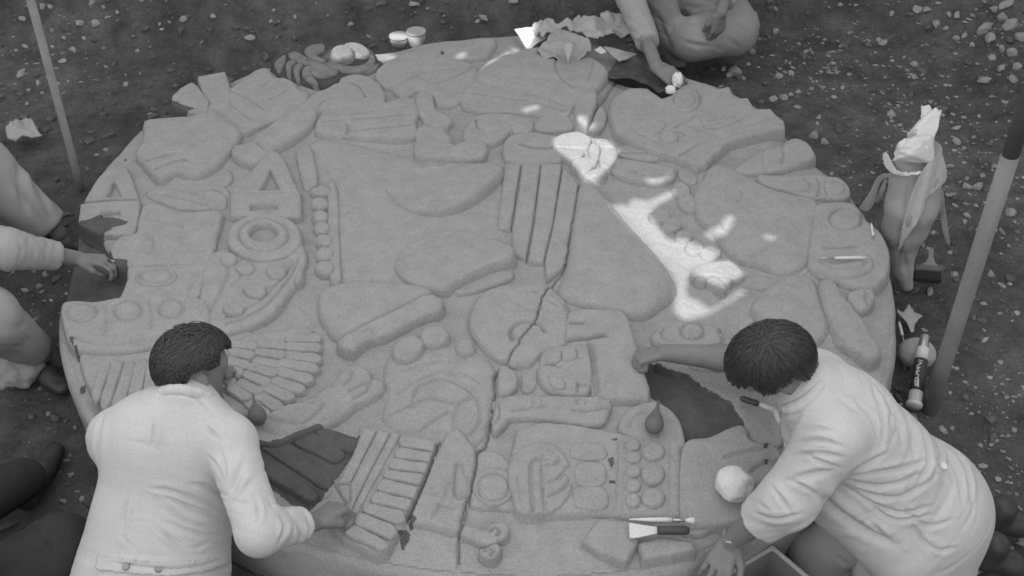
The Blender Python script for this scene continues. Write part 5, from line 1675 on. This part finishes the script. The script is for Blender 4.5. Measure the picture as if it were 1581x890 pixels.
def lathe(name, a, b, prof, m, parent=None, seg=20, bend=None):
    """turned shape along a->b; prof = (t along, radius)"""
    a, b = np.asarray(a, float), np.asarray(b, float)
    d = nrm(b - a)
    L = np.linalg.norm(b - a)
    s1 = nrm(np.cross(d, [0.31, 0.2, 0.93] if abs(d[2]) < 0.9 else [1, 0, 0]))
    s2 = np.cross(d, s1)
    V, Q = [], []
    for t, r in prof:
        c = a + d * L * t
        if bend is not None:
            c = c + np.asarray(bend) * t * t
        for k in range(seg):
            an = 2 * math.pi * k / seg
            V.append(c + (s1 * math.cos(an) + s2 * math.sin(an)) * r)
    for i in range(len(prof) - 1):
        for k in range(seg):
            o, k2 = i * seg, (k + 1) % seg
            Q.append((o + k, o + k2, o + seg + k2, o + seg + k))
    V.append(a + d * L * prof[0][0])
    V.append(a + d * L * prof[-1][0] + (np.asarray(bend) * prof[-1][0] ** 2 if bend is not None else 0))
    me = bpy.data.meshes.new(name)
    n = len(V)
    tris = [(k, (k + 1) % seg, n - 2)[::-1] for k in range(seg)] + [((len(prof) - 1) * seg + k, (len(prof) - 1) * seg + (k + 1) % seg, n - 1) for k in range(seg)]
    me.from_pydata([tuple(v) for v in V], [], [tuple(q) for q in Q] + tris)
    me.polygons.foreach_set('use_smooth', [True] * len(me.polygons))
    me.update()
    bm = bmesh.new()
    bm.from_mesh(me)
    bmesh.ops.recalc_face_normals(bm, faces=bm.faces[:])
    bm.to_mesh(me)
    bm.free()
    o = link(name, me, m)
    if parent is not None:
        attach(o, parent)
    return o

def sheet(name, px, z, m, parent=None, amp=0.012, f=14.0, thick=0.0015, step=0.012, seed=0.0, lift=None, smooth=True, world=None):
    """a piece of paper or cloth lying about: uneven, creased, with a real edge"""
    P = unp(px, z)[:, :2] if world is None else np.asarray(world)
    if smooth:
        P = smooth_loop(P, 4)
    X, Y = lattice(P.min(0) - step, P.max(0) + step, step * 0.3)
    x, y = X.ravel(), Y.ravel()
    d = sdf_poly(x, y, P)
    zz = z + amp * np.abs(fbm(x + seed, y, f=f, o=3)) * 2 + amp * 0.6 * fbm(x, y + seed, f=f * 0.4, o=2)
    if lift is not None:
        zz = zz + lift(x, y)
    keep = (d > 0).reshape(X.shape)
    V, Q = grid_mesh(name, X, Y, zz.reshape(X.shape), keep)
    n = len(V)
    e = {}
    for q in Q:
        for i in range(4):
            a, b = int(q[i]), int(q[(i + 1) % 4])
            if (b, a) in e:
                del e[(b, a)]
            else:
                e[(a, b)] = 1
    V2 = V - np.array([0, 0, thick])
    S = np.array([(b, a, a + n, b + n) for a, b in e]) if e else np.zeros((0, 4), int)
    me = mesh_np(name, np.vstack([V, V2]), np.vstack([Q, Q[:, ::-1] + n, S]), True)
    o = link(name, me, m)
    if parent is not None:
        attach(o, parent)
    return o

def box(name, c, axes, half, m, parent=None, bev=0.002):
    bm = bmesh.new()
    bmesh.ops.create_cube(bm, size=2.0)
    R = np.array([nrm(a) for a in axes])
    for v in bm.verts:
        p = np.array(v.co) * np.asarray(half)
        v.co = Vector(np.asarray(c) + p @ R)
    if bev:
        bmesh.ops.bevel(bm, geom=bm.edges[:], offset=bev, segments=2, affect='EDGES')
    me = bpy.data.meshes.new(name)
    bm.to_mesh(me)
    o = link(name, me, m)
    if parent is not None:
        attach(o, parent)
    return o

# ---- poles
a, b = np.array([-1.835, 0.66, GROUND_Z - 0.03]), np.array([-1.775, 0.66, 0.64])
pole = lathe('wooden_pole', a, a + (b - a) * 3.1, [(0, 0.016), (0.05, 0.0175), (0.3, 0.018), (0.6, 0.0185), (1.0, 0.018)], M_WOOD, seg=14)
tag(pole, 'thin wooden pole standing upright in the soil beyond the left edge of the stone', 'pole')
a = unp([(1432, 642)], GROUND_Z - 0.02)[0]
b = ray(1560, 240, 3.02)
pr = empty('leaning_pole', tuple(a))
tag(pr, 'thick grey round pole leaning beside the stone at the right, dark towards its top', 'pole')
lathe('shaft', a, b, [(0, 0.028), (0.3, 0.0275), (0.7, 0.0265), (1.0, 0.026)], M_POLE, pr, seg=18)
lathe('dark_section', b, b + (b - a) * 0.9, [(0.0, 0.0245), (0.5, 0.0245), (1.0, 0.024)], M_POLE_D, pr, seg=18)

# ---- rubber blower bulbs
def blower(px, py, tx, ty, zc, r, label, tipz=None, m=None):
    m = m or M_RUBBER
    c = unp([(px, py)], zc)[0]
    t = unp([(tx, ty)], zc if tipz is None else tipz)[0]
    L = dist(c, t)
    T_ = L + r
    prof = [(0.0, 0.001)] + [((r - r * math.cos(q)) / T_, r * math.sin(q)) for q in np.linspace(0.25, 1.9, 10)]
    x0 = prof[-1][0]
    for e, rr in ((0.16, 0.82), (0.32, 0.60), (0.48, 0.38), (0.64, 0.23), (0.8, 0.16), (1.0, 0.12)):
        prof.append((x0 + (1 - x0) * e, r * rr))
    root = lathe('blower_bulb', c - nrm(t - c) * r, t, prof, m, seg=24)
    tag(root, label, 'air bulb', 'rubber air bulbs on the stone')
    return root
blower(1010, 656, 1017, 618, 0.085, 0.030, 'pear-shaped grey rubber air bulb on the rounded carved ear beside the dark recess')
blower(397, 643, 391, 612, 0.085, 0.030, 'round grey rubber air bulb on the carved feathers beside the kneeling person at left')
blower(878, 75, 877, 98, 0.125, 0.028, 'pale grey rubber air bulb at the far edge, nozzle towards the viewer', tipz=0.10, m=M_RAG)

# ---- cotton wool
def tuft(name, c, r, m, label=None, cat=None, group=None, parent=None, seed=0, rough=0.25, f=38, squash=0.8, facets=0):
    bm = bmesh.new()
    bmesh.ops.create_icosphere(bm, subdivisions=4, radius=1.0)
    P = np.array([v.co for v in bm.verts])
    n = fbm(P[:, 0] + seed, P[:, 1], P[:, 2], f=2.2, o=2) * rough + fbm(P[:, 0], P[:, 1] + seed, P[:, 2], f=6, o=4) * rough * 0.5 + 0.04 * np.abs(fbm(P[:, 0], P[:, 1], P[:, 2] + seed, f=f * 0.5, o=2))
    P = P * (1 + n)[:, None]
    rsf = np.random.RandomState(seed)
    for _ in range(facets):
        d = nrm(rsf.randn(3))
        q = P @ d
        P = P - np.clip(q - rsf.uniform(0.35, 0.7), 0, 9)[:, None] * d[None] * 0.9
    P = P * np.asarray(r) * np.array([1, 1, squash]) + np.asarray(c)
    for v, p in zip(bm.verts, P):
        v.co = Vector(p)
    me = bpy.data.meshes.new(name)
    bm.to_mesh(me)
    me.polygons.foreach_set('use_smooth', [True] * len(me.polygons))
    o = link(name, me, m)
    if parent is not None:
        attach(o, parent)
    if label:
        tag(o, label, cat, group)
    return o
tuft('cotton_ball', unp([(1134, 748)], 0.085)[0], 0.056, M_COTTON, 'round white cotton ball on the carved hand beside the lab coat sleeve', 'cotton', seed=3, rough=0.14)
tuft('cotton_wad', unp([(1046, 124)], 0.11)[0], np.array([0.026, 0.030, 0.045]), M_COTTON, 'small white cotton wad held in the hand of the squatting person', 'cotton', seed=5)
tuft('cotton_wad', unp([(1035, 139)], 0.08)[0], 0.024, M_COTTON, 'tiny white cotton wad lying on the stone below the squatting hands', 'cotton', seed=6)

# ---- spatula and pencil brush at the near edge
z0 = 0.052
sp = empty('spatula', tuple(unp([(1010, 820)], z0)[0]))
tag(sp, 'wide pale blade spatula with a dark handle lying near the front edge of the stone', 'spatula')
def flat_poly(name, px, z, th, m, parent):
    P = unp(px, z)
    bm = bmesh.new()
    vs = [bm.verts.new((p[0], p[1], z)) for p in P]
    fc = bm.faces.new(vs)
    r = bmesh.ops.extrude_face_region(bm, geom=[fc])
    bmesh.ops.translate(bm, verts=[v for v in r['geom'] if isinstance(v, bmesh.types.BMVert)], vec=(0, 0, th))
    bmesh.ops.recalc_face_normals(bm, faces=bm.faces[:])
    bmesh.ops.bevel(bm, geom=bm.edges[:], offset=th * 0.25, segments=2, affect='EDGES')
    me = bpy.data.meshes.new(name)
    bm.to_mesh(me)
    o = link(name, me, m)
    if parent is not None:
        attach(o, parent)
    return o
flat_poly('blade', [(971, 808), (972, 832), (985, 831), (1016, 824), (1016, 815), (995, 812)], z0, 0.003, M_PAPER, sp)
lathe('handle', unp([(1015, 819)], z0 + 0.008)[0], unp([(1064, 819)], z0 + 0.008)[0], [(0, 0.010), (0.06, 0.013), (0.5, 0.0135), (0.9, 0.0135), (1.0, 0.009)], M_HANDLE, sp, seg=14)
br = empty('slim_brush', tuple(unp([(1020, 803)], z0)[0]))
tag(br, 'slim white brush lying parallel behind the spatula near the front edge', 'brush')
lathe('handle', unp([(971, 802)], z0 + 0.008)[0], unp([(1037, 803)], z0 + 0.008)[0], [(0, 0.002), (0.5, 0.006), (0.85, 0.0075), (1.0, 0.007)], M_WHITE, br, seg=12)
lathe('ferrule', unp([(1037, 803)], z0 + 0.008)[0], unp([(1060, 804)], z0 + 0.008)[0], [(0, 0.0055), (1.0, 0.004)], M_STEEL, br, seg=12)
lathe('bristles', unp([(1058, 804)], z0 + 0.008)[0], unp([(1072, 804)], z0 + 0.008)[0], [(0, 0.005), (0.6, 0.009), (1.0, 0.010)], M_PAPER, br, seg=12)

# ---- small tools on the stone
def rod(name, p0, p1, z, r, m, label, cat, group=None, dark=None):
    o = empty(name, tuple(unp([p0], z)[0]))
    A, B = unp([p0], z)[0], unp([p1], z)[0]
    lathe('blade', A, A + (B - A) * 0.35, [(0, 0.0006), (0.3, r * 0.6), (1, r * 0.8)], M_STEEL, o, seg=10)
    lathe('handle', A + (B - A) * 0.33, B, [(0, r * 0.8), (0.2, r), (0.8, r), (1, r * 0.6)], m, o, seg=10)
    return tag(o, label, cat, group)
rod('scalpel', (1263, 399), (1338, 398), 0.075, 0.006, M_WHITE, 'thin white scalpel lying across the carved skull near the right edge', 'scalpel')
rod('scalpel', (1350, 375), (1345, 345), 0.06, 0.005, M_WHITE, 'short pale scalpel pointing at the viewer on the right rim of the stone', 'scalpel')
rod('scalpel', (1396, 530), (1388, 497), GROUND_Z + 0.06, 0.006, M_WHITE, 'thin pale scalpel on the soil between the stone rim and the white ball', 'scalpel')
kn_ = empty('knife', tuple(unp([(1160, 622)], 0.06)[0]))
tag(kn_, 'small knife with ribbed dark handle below the lab coat person\'s face', 'knife')
A_, B_ = unp([(1143, 615)], 0.060)[0], unp([(1172, 624)], 0.060)[0]
lathe('handle', A_, B_, [(0, 0.006), (0.15, 0.011), (0.3, 0.0095), (0.45, 0.0115), (0.6, 0.0095), (0.8, 0.0115), (1, 0.008)], M_HANDLE, kn_, seg=14)
C_ = unp([(1196, 634)], 0.062)[0]
D_ = unp([(1204, 654)], 0.062)[0]
lathe('blade', B_, C_, [(0, 0.007), (1, 0.009)], M_WHITE, kn_, seg=12)
lathe('tip', C_, D_, [(0, 0.009), (0.7, 0.008), (1, 0.004)], M_WHITE, kn_, seg=12)

# ---- tray at the near edge, right of centre
def tray():
    root = empty('plastic_tray', tuple(unp([(1170, 880)], -0.30)[0]))
    tag(root, 'pale plastic tray with a raised rim on the ground at the bottom edge', 'tray')
    P = unp([(1112, 893), (1192, 846), (1262, 905), (1180, 960)], -0.12)[:, :2]
    c = P.mean(0)
    V, Q = [], []
    rings = [(1.0, -0.12), (1.03, -0.122), (1.03, -0.128), (0.985, -0.13), (0.90, -0.30), (0.0, -0.30)]
    inner = [(0.985, -0.122), (0.89, -0.29), (0.0, -0.29)]
    allr = rings[::-1] + inner
    for s_, z in allr:
        for p in P:
            q = c + (p - c) * s_
            V.append((q[0], q[1], z))
    for i in range(len(allr) - 1):
        for k in range(4):
            o, k2 = i * 4, (k + 1) % 4
            Q.append((o + k, o + k2, o + 4 + k2, o + 4 + k))
    me = bpy.data.meshes.new('tub')
    me.from_pydata(V, [], Q)
    bm = bmesh.new()
    bm.from_mesh(me)
    bmesh.ops.remove_doubles(bm, verts=bm.verts, dist=1e-4)
    bmesh.ops.recalc_face_normals(bm, faces=bm.faces[:])
    bm.to_mesh(me)
    attach(link('tub', me, M_TRAY), root)
    rim = Field(0.004)
    for k in range(4):
        a, b = P[k], P[(k + 1) % 4]
        rim.cone((a[0], a[1], -0.12), (b[0], b[1], -0.12), 0.008, 0.008, 0.004)
    obj_field('rim', rim, M_RAG, root, 1)
tray()

# ---- brush, tube, ball and scraps at the right
g = GROUND_Z
wb = empty('wide_brush', tuple(unp([(1432, 415)], g + 0.03)[0]))
tag(wb, 'wide flat paintbrush with black bristles lying on the soil at the right', 'brush')
zb = g + 0.075
flat_poly('handle', [(1431, 387), (1441, 387), (1440, 400), (1443, 409), (1450, 415), (1418, 413), (1428, 408), (1432, 400)], zb, 0.014, M_POLE, wb)
flat_poly('ferrule', [(1413, 414), (1451, 416), (1452, 424), (1411, 421)], zb - 0.003, 0.018, M_RUBBER, wb)
flat_poly('bristles', [(1410, 421.5), (1452, 424.5), (1452, 440), (1409, 436)], zb - 0.004, 0.020, M_BLACK, wb)

tuft('cloth_ball', unp([(1416, 546)], g + 0.06)[0], np.array([0.068, 0.066, 0.066]), M_RAG, 'smooth pale round ball of cloth on the soil beside the tube', 'cloth ball', seed=8, rough=0.06)
def tube():
    top, bot = unp([(1428, 519)], g + 0.145)[0], unp([(1411, 628)], g + 0.05)[0]
    root = empty('glue_tube', tuple(bot))
    tag(root, 'slim tube with a dark label and white lettering leaning on the pale ball', 'tube')
    d = bot - top
    r = 0.024
    lathe('cap', top, top + d * 0.18, [(0, 0.016), (0.03, 0.017), (0.95, 0.018), (1, 0.018)], M_STEEL, root, seg=18)
    lathe('shoulder', top + d * 0.175, top + d * 0.36, [(0, 0.020), (0.1, 0.024), (1, r)], M_WHITE, root, seg=18)
    lathe('label', top + d * 0.355, top + d * 0.80, [(0, r + 0.0006), (1, r + 0.0006)], M_LABEL, root, seg=24)
    lathe('base', top + d * 0.795, bot, [(0, r), (0.75, r), (0.8, r + 0.006), (1, r + 0.004)], M_WHITE, root, seg=18)
    # white script lettering along the label, read from the bottom up
    n = nrm(CAMP - (top + bot) / 2)
    dn = nrm(d)
    n = nrm(n - (n @ dn) * dn)
    side = np.cross(dn, n)
    def P(s_, t_):
        an = t_ / r + 0.15
        return top + d * s_ + (n * math.cos(an) + side * math.sin(an)) * (r + 0.0014)
    L = [[(.77,-.008),(.66,-.004)], [(.75,.004),(.76,-.002),(.70,-.003),(.70,.005),(.75,.004)], [(.685,.006),(.645,.004),(.66,-.004),(.685,-.002)], [(.635,-.003),(.60,-.002),(.60,.006)], [(.585,.006),(.545,-.002),(.565,.007)], [(.535,.007),(.50,-.003),(.505,.007)], [(.485,.008),(.44,-.006),(.43,.002)], [(.41,-.008),(.40,.004)]]
    F_ = Field(0.0022)
    for ln in L:
        pts = [P(*q) for q in ln]
        F_.chain(pts, [0.0024] * len(pts), 0.001)
    obj_field('lettering', F_, M_WHITE, root, 0)
tube()
sc_ = sheet('paper_scrap', [(1383,478),(1394,482),(1403,468),(1412,482),(1426,487),(1418,495),(1413,502),(1411,515),(1405,516),(1398,500),(1390,490)], g + 0.05, M_RAG, amp=0.010, smooth=False)
tag(sc_, 'star-shaped scrap of pale paper on the dark soil beside the right rim', 'paper')

# ---- cloth bag stuffed with paper, standing at the right
def bag():
    base = unp([(1396, 446)], g)[0]
    root = empty('cloth_bag', tuple(base))
    tag(root, 'tall grey cloth bag stuffed with crumpled white paper standing right of the stone', 'bag')
    top = ray(1417, 238, 3.92)
    up = nrm(top - base)
    def at(px, py, dd):
        return ray(px, py, dd)
    Bf = Field(0.007)
    Bf.chain([at(1418,236,3.96), at(1414,275,4.0), at(1408,318,4.05), at(1398,352,4.12), at(1390,385,4.2), at(1392,415,4.24), at(1400,441,4.27)], [0.086, 0.092, 0.096, 0.084, 0.060, 0.042, 0.030], 0.03)
    Bf.cut(at(1417,226,3.95), up)
    Bf.cuts[-1] = (Bf.cuts[-1][0], Bf.cuts[-1][1], 0.2)
    obj_field('sack', Bf, M_BAG, root, 1, [([(1404,275),(1398,320),(1388,370),(1388,410)], 0.006, 4.0), ([(1384,248),(1402,256),(1422,258)], 0.006, 4.0), [(1395,380),(1398,410),(1404,436)]], 0.004, 4.0, 0.006, crease=0.003, cdir=(0.9, 0.2, 0.2))
    for q, (px, py, dd, rr) in enumerate(((1422,206,3.90,(0.085,0.07,0.110)), (1420,236,3.85,(0.088,0.05,0.060)), (1430,184,3.92,(0.030,0.035,0.060)))):
        tuft('crumpled_paper', at(px, py, dd), np.array(rr), M_PAPER, parent=root, seed=11 + 3 * q, rough=0.50, f=7, squash=1.0, facets=7)
    def drape(name, poly, dep, m, th=0.004):
        """cloth hanging against the sack: traced outline at its own distance, with folds and an edge"""
        P = smooth_loop(np.array(poly, float), 4)
        xs, ys = np.arange(P[:, 0].min() - 2, P[:, 0].max() + 2, 1.5), np.arange(P[:, 1].min() - 2, P[:, 1].max() + 2, 1.5)
        X, Y = np.meshgrid(xs, ys, indexing='ij')
        k = (sdf_poly(X.ravel(), Y.ravel(), P) > 0).reshape(X.shape)
        Dp = dep(X, Y) + 0.006 * np.sin((X * 0.9 + Y * 0.25) * 0.35) + 0.008 * fbm(X * 0.05, Y * 0.02, f=1.0, o=3)
        r = FW[None, None] + ((X - PW / 2) / FPX)[..., None] * RT - ((Y - PH / 2) / FPX)[..., None] * UP
        W = CAMP + r * Dp[..., None]
        V, Q = grid_mesh(name, X, Y, Dp, k)
        R3 = FW[None] + ((V[:, :1] - PW / 2) / FPX) * RT - ((V[:, 1:2] - PH / 2) / FPX) * UP
        A = CAMP + R3 * V[:, 2:3]
        B = CAMP + R3 * (V[:, 2:3] + th)
        n = len(A)
        e = {}
        for q in Q:
            for i in range(4):
                a_, b_ = int(q[i]), int(q[(i + 1) % 4])
                if (b_, a_) in e:
                    del e[(b_, a_)]
                else:
                    e[(a_, b_)] = 1
        S = np.array([(b_, a_, a_ + n, b_ + n) for a_, b_ in e])
        me = mesh_np(name, np.vstack([A, B]), np.vstack([Q, Q[:, ::-1] + n, S]), True)
        return attach(link(name, me, m), root)
    base_d = lambda X, Y: 3.815 + (Y - 240) * 0.0014 + 0.00006 * (X - 1420) ** 2
    drape('flap', [(1424,262),(1440,244),(1455,238),(1463,275),(1447,294),(1430,310),(1428,326),(1412,352),(1398,372),(1386,392),(1392,352),(1404,306),(1414,280)], base_d, M_FLAP)
    drape('collar_fold', [(1362,238),(1370,236),(1378,250),(1386,262),(1402,266),(1422,264),(1421,270),(1400,272),(1380,270),(1366,258)], lambda X, Y: 3.84 + 0.00006 * (X - 1420) ** 2, M_PAPER)
    drape('strap', [(1378,268),(1362,268),(1352,276),(1342,296),(1330,314),(1326,322),(1338,328),(1350,316),(1356,296),(1362,280),(1376,273)], lambda X, Y: 3.95 + (Y - 268) * 0.003, M_BAG)
    drape('strap', [(1366,276),(1370,276),(1366,296),(1356,314),(1350,312),(1356,296)], lambda X, Y: 3.98 + (Y - 268) * 0.003, M_BAG)
    drape('strap', [(1444,296),(1456,292),(1460,320),(1467,372),(1464,380),(1456,364),(1450,330)], lambda X, Y: 4.0 + (Y - 292) * 0.0025, M_BAG, 0.008)
bag()

# ---- cloths and dishes at the far edge
def far_cloth():
    o = sheet('crumpled_cloth', [(822,36),(848,30),(862,40),(880,36),(893,26),(905,36),(925,34),(928,22),(950,22),(972,30),(985,50),(975,60),(950,58),(925,62),(905,62),(890,54),(870,46),(850,58),(834,62)], 0.06, M_RAG, amp=0.05, f=9, thick=0.003, step=0.02, seed=3)
    tag(o, 'long crumpled pale cloth spread along the far edge of the stone', 'cloth')
    o = sheet('folded_paper', [(793,48),(833,40),(852,52),(838,64),(815,80),(806,66)], 0.03, M_PAPER, amp=0.012, f=8, thick=0.002, step=0.012, seed=5, smooth=False)
    tag(o, 'folded white paper triangle in the sun at the far edge', 'paper')
    o = sheet('grey_rag', [(828,78),(845,62),(866,46),(890,54),(908,66),(913,78),(900,90),(878,98),(858,92),(840,90)], 0.07, M_BAG, amp=0.035, f=9, thick=0.003, step=0.016, seed=8)
    tag(o, 'grey rag under the pale air bulb at the far edge', 'cloth')
    o = sheet('dark_cloth', [(938,122),(944,104),(958,88),(985,82),(1010,96),(1030,112),(1034,136),(1018,146),(1000,134),(970,128)], 0.045, M_DAMPCLOTH, amp=0.035, f=8, thick=0.004, step=0.016, seed=9)
    tag(o, 'dark damp cloth heaped by the hands of the squatting person', 'cloth')
    o = sheet('white_scrap', [(917,78),(928,72),(937,83),(926,84)], 0.06, M_PAPER, amp=0.008, step=0.008, smooth=False)
    tag(o, 'tiny white paper scrap between the grey rag and the dark cloth', 'paper')
    o = sheet('wood_offcut', [(930,72),(945,74),(985,84),(972,90),(956,94),(944,86)], 0.07, M_WOOD, amp=0.004, thick=0.012, step=0.012, smooth=False)
    tag(o, 'short flat wood offcut beside the dark cloth at the far edge', 'wood')
far_cloth()
def dish(px, py, z, r, h, label):
    c = unp([(px, py)], z)[0]
    root = empty('enamel_dish', tuple(c))
    tag(root, label, 'dish')
    lathe('bowl', c, c + np.array([0, 0, h]), [(0, r * 0.6), (0.15, r * 0.8), (0.5, r * 0.93), (1.0, r), (1.0, r * 0.93), (0.5, r * 0.86), (0.25, r * 0.7), (0.2, 0.001)], M_BAG, root, seg=28)
    lathe('rim', c + np.array([0, 0, h * 0.97]), c + np.array([0, 0, h * 1.05]), [(0, r * 0.92), (0, r * 1.04), (1, r * 1.04), (1, r * 0.92)], M_RAG, root, seg=28)
dish(617, 72, -0.12, 0.050, 0.060, 'low pale dish at the far rim, left of the taller one')
dish(644, 72, -0.12, 0.050, 0.085, 'taller pale dish at the far rim, touching the stone edge')
o = sheet('cloth_bundle', [(14,192),(34,188),(52,193),(60,204),(66,213),(50,213),(30,217),(12,217)], g + 0.10, M_RAG, amp=0.04, f=12, thick=0.01, step=0.012, seed=12)
tag(o, 'bundled pale cloth on the soil at the left margin near the wooden pole', 'cloth')
tuft('cloth_bundle', unp([(36, 562)], g + 0.10)[0] + np.array([-0.02, 0, 0]), np.array([0.085, 0.10, 0.10]), M_RAG, 'pale bundled cloth on the soil below the squatting person at left', 'cloth', seed=15, rough=0.3)
rod('slim_brush', (178, 404), (152, 400), 0.075, 0.005, M_HANDLE, 'dark slim brush held in the hand reaching in from the left', 'brush')
# ================================================================== rubble in the soil
def rock_meshes():
    out = []
    for k in range(7):
        bm = bmesh.new()
        bmesh.ops.create_icosphere(bm, subdivisions=2, radius=1.0)
        P = np.array([v.co for v in bm.verts])
        n = 0.45 * fbm(P[:, 0] + k * 3.1, P[:, 1], P[:, 2], f=1.3, o=2) + 0.25 * fbm(P[:, 0], P[:, 1] + k * 1.7, P[:, 2], f=3.1, o=2)
        P = P * (1 + n)[:, None] * np.array([1.0, 0.62 + 0.06 * k, 0.42 + 0.03 * k])
        # flatten some facets
        rs = np.random.RandomState(k)
        for _ in range(9):
            d = nrm(rs.randn(3))
            q = P @ d
            c = rs.uniform(0.35, 0.6)
            P = P - np.clip(q - c, 0, 9)[:, None] * d[None]
        for v, p in zip(bm.verts, P):
            v.co = Vector(p)
        me = bpy.data.meshes.new('stone_fragment')
        bm.to_mesh(me)
        me.materials.append(M_ROCK)
        out.append(me)
    return out
ROCKS = rock_meshes()
RNG = random.Random(5)

def place(px, py):
    """pixel -> point on the uneven ground"""
    z = GROUND_Z
    for _ in range(12):
        p = unp([(px, py)], z)[0]
        z = 0.5 * z + 0.5 * float(ground_h(np.array([p[0]]), np.array([p[1]]))[0])
    return unp([(px, py)], z)[0]

def rocks(lst, label, group):
    for px, py, r in lst:
        p = place(px, py)
        dep = float((p - CAMP) @ FW)
        rr = r * dep / FPX * 1.15
        o = bpy.data.objects.new('stone_fragment', RNG.choice(ROCKS))
        COL.objects.link(o)
        o.location = (p[0], p[1], p[2] + rr * 0.15)
        o.scale = (rr * RNG.uniform(0.85, 1.25), rr * RNG.uniform(0.8, 1.2), rr * RNG.uniform(0.7, 1.1))
        o.rotation_euler = (RNG.uniform(-0.8, 0.8), RNG.uniform(-0.8, 0.8), RNG.uniform(0, 6.28))
        tag(o, label, 'stone', group)
rocks([(66,12,8),(79,12,6),(123,37,10),(148,38,10),(143,3,7),(32,116,10),(114,79,9),(96,96,7),(40,74,6),(81,50,6),(25,79,5),(42,162,6),(100,60,5),(60,130,6),(130,60,5),(36,30,7),(182,20,5),(160,12,5),(90,130,5),(44,140,5)],
      'small pale stone fragment in the soil at the upper left, around the wooden pole', 'stones at the upper left')
rocks([(283,32,9),(330,27,8),(389,61,10),(214,81,6),(195,131,6),(246,38,4),(262,35,4),(312,66,4),(422,18,5),(419,34,6),(456,26,4),(541,38,6),(569,57,5),(506,25,4)],
      'small pale stone fragment in the dark soil behind the dark animal head', 'stones behind the stone at left')
rocks([(638,8,9),(747,30,11),(738,34,8),(660,14,4),(790,4,8)], 'pale stone fragment in the soil behind the middle of the far edge', 'stones behind the stone in the middle')
rocks([(1137,115,13),(1117,108,8),(1126,118,7),(1148,122,7),(1161,81,8),(1085,86,8),(1164,24,8),(1112,135,6),(1155,100,6),(1150,60,6)], 'pale stone fragment in the soil right of the squatting person', 'stones by the squatting person')
rocks([(1296,8,6),(1377,22,6),(1416,15,9),(1431,15,8),(1446,37,9),(1460,45,8),(1465,22,7),(1478,24,7),(1502,25,6),(1311,52,7),(1364,67,10),(1356,62,7),(1298,72,6),(1244,81,6),(1234,69,5),(1197,15,7),(1197,52,8),(1241,99,5),(1284,99,5),
       (1411,101,10),(1477,61,9),(1488,57,7),(1517,126,13),(1517,50,14),(1527,64,13),(1547,78,10),(1546,30,14),(1561,40,16),(1564,84,14),(1544,108,9),(1563,125,12),(1202,120,8),(1222,115,6),(1210,152,11),(1222,148,8),(1195,155,8),(1232,167,6),(1300,136,5),
       (1377,177,9),(1387,165,6),(1455,180,7),(1487,182,5),(1477,199,9),(1478,221,10),(1257,212,11),(1273,221,9),(1264,182,6),(1262,192,5),(1340,70,5),(1395,90,5),(1500,70,6),(1535,15,9),(1572,60,13),(1530,90,7),(1555,8,12),(1568,105,9)],
      'pale stone fragment in the dark soil of the upper right bank', 'stones of the upper right bank')
rocks([(1465,258,9),(1492,290,10),(1510,290,11),(1493,334,8),(1561,330,12),(1546,359,7),(1530,425,9),(1473,428,12),(1436,452,11),(1544,485,6),(1477,570,5),(1547,674,5),(1557,674,5),(1512,688,5),(1560,440,6),(1520,470,5),(1545,560,6),(1500,640,5),(1490,345,6),(1470,390,7),(1440,360,6),(1425,380,6),(1540,760,6),(1555,745,5)],
      'pale stone fragment in the soil at the right, around the thick grey pole', 'stones at the right')
rocks([(71,425,7),(61,443,7),(88,432,6),(52,420,6),(40,450,6),(110,735,8),(100,775,7),(128,770,6),(75,640,6),(62,600,5),(120,760,5),(150,240,5),(165,232,5),(135,262,5),(92,590,5)],
      'small stone in the soil along the left side of the carved stone', 'stones along the left side')

def grit(name, N, rmin, rmax, pw, m, label, seed, spread):
    """loose grit and crumbs, too many to count"""
    rs = np.random.RandomState(seed)
    bm = bmesh.new()
    bmesh.ops.create_icosphere(bm, subdivisions=1, radius=1.0)
    BV = np.array([v.co for v in bm.verts])
    BF = np.array([[v.index for v in f.verts] for f in bm.faces])
    x, y = rs.uniform(-2.9, 3.1, N * 4), rs.uniform(-2.2, 3.4, N * 4)
    dens = sstep(0.0, 0.5, fbm(x + 2, y + 7, f=1.6, o=4) + 0.45 * sstep(0.9, 2.2, x) + 0.12 * sstep(-1.2, -2.2, x))
    ins = sdf_poly(x, y, RIM) > -0.01
    ok = (rs.rand(len(x)) < (0.35 + 0.5 * (1 - dens) if spread else dens * 0.9 + 0.03)) & ~ins
    x, y = x[ok][:N], y[ok][:N]
    n = len(x)
    r = rmin + rmax * rs.rand(n) ** pw
    z = ground_h(x, y) + r * 0.2
    R = (rs.rand(n, 3) * 0.9 + 0.5) * np.array([1.25, 0.9, 0.45 if not spread else 0.8])
    a = rs.rand(n) * 6.28
    jit = 1 + 0.35 * (rs.rand(n, len(BV)) - 0.5)
    P = BV[None] * jit[:, :, None] * R[:, None, :] * r[:, None, None]
    c, s_ = np.cos(a)[:, None], np.sin(a)[:, None]
    X, Y = P[:, :, 0] * c - P[:, :, 1] * s_ + x[:, None], P[:, :, 0] * s_ + P[:, :, 1] * c + y[:, None]
    V = np.stack([X, Y, P[:, :, 2] + z[:, None]], -1).reshape(-1, 3)
    F = (BF[None] + (np.arange(n) * len(BV))[:, None, None]).reshape(-1, 3)
    me = mesh_np(name, V, F, False)
    tag(link(name, me, m), label, 'gravel' if name == 'grit' else 'soil', kind='stuff')
grit('grit', 9000, 0.0028, 0.012, 4.0, M_GRAVEL, 'loose pale grit and crumbs scattered over the dark soil', 12, 0)
grit('soil_clods', 3000, 0.006, 0.020, 3.0, M_CLOD, 'dark clods of damp soil covering the working floor', 31, 1)
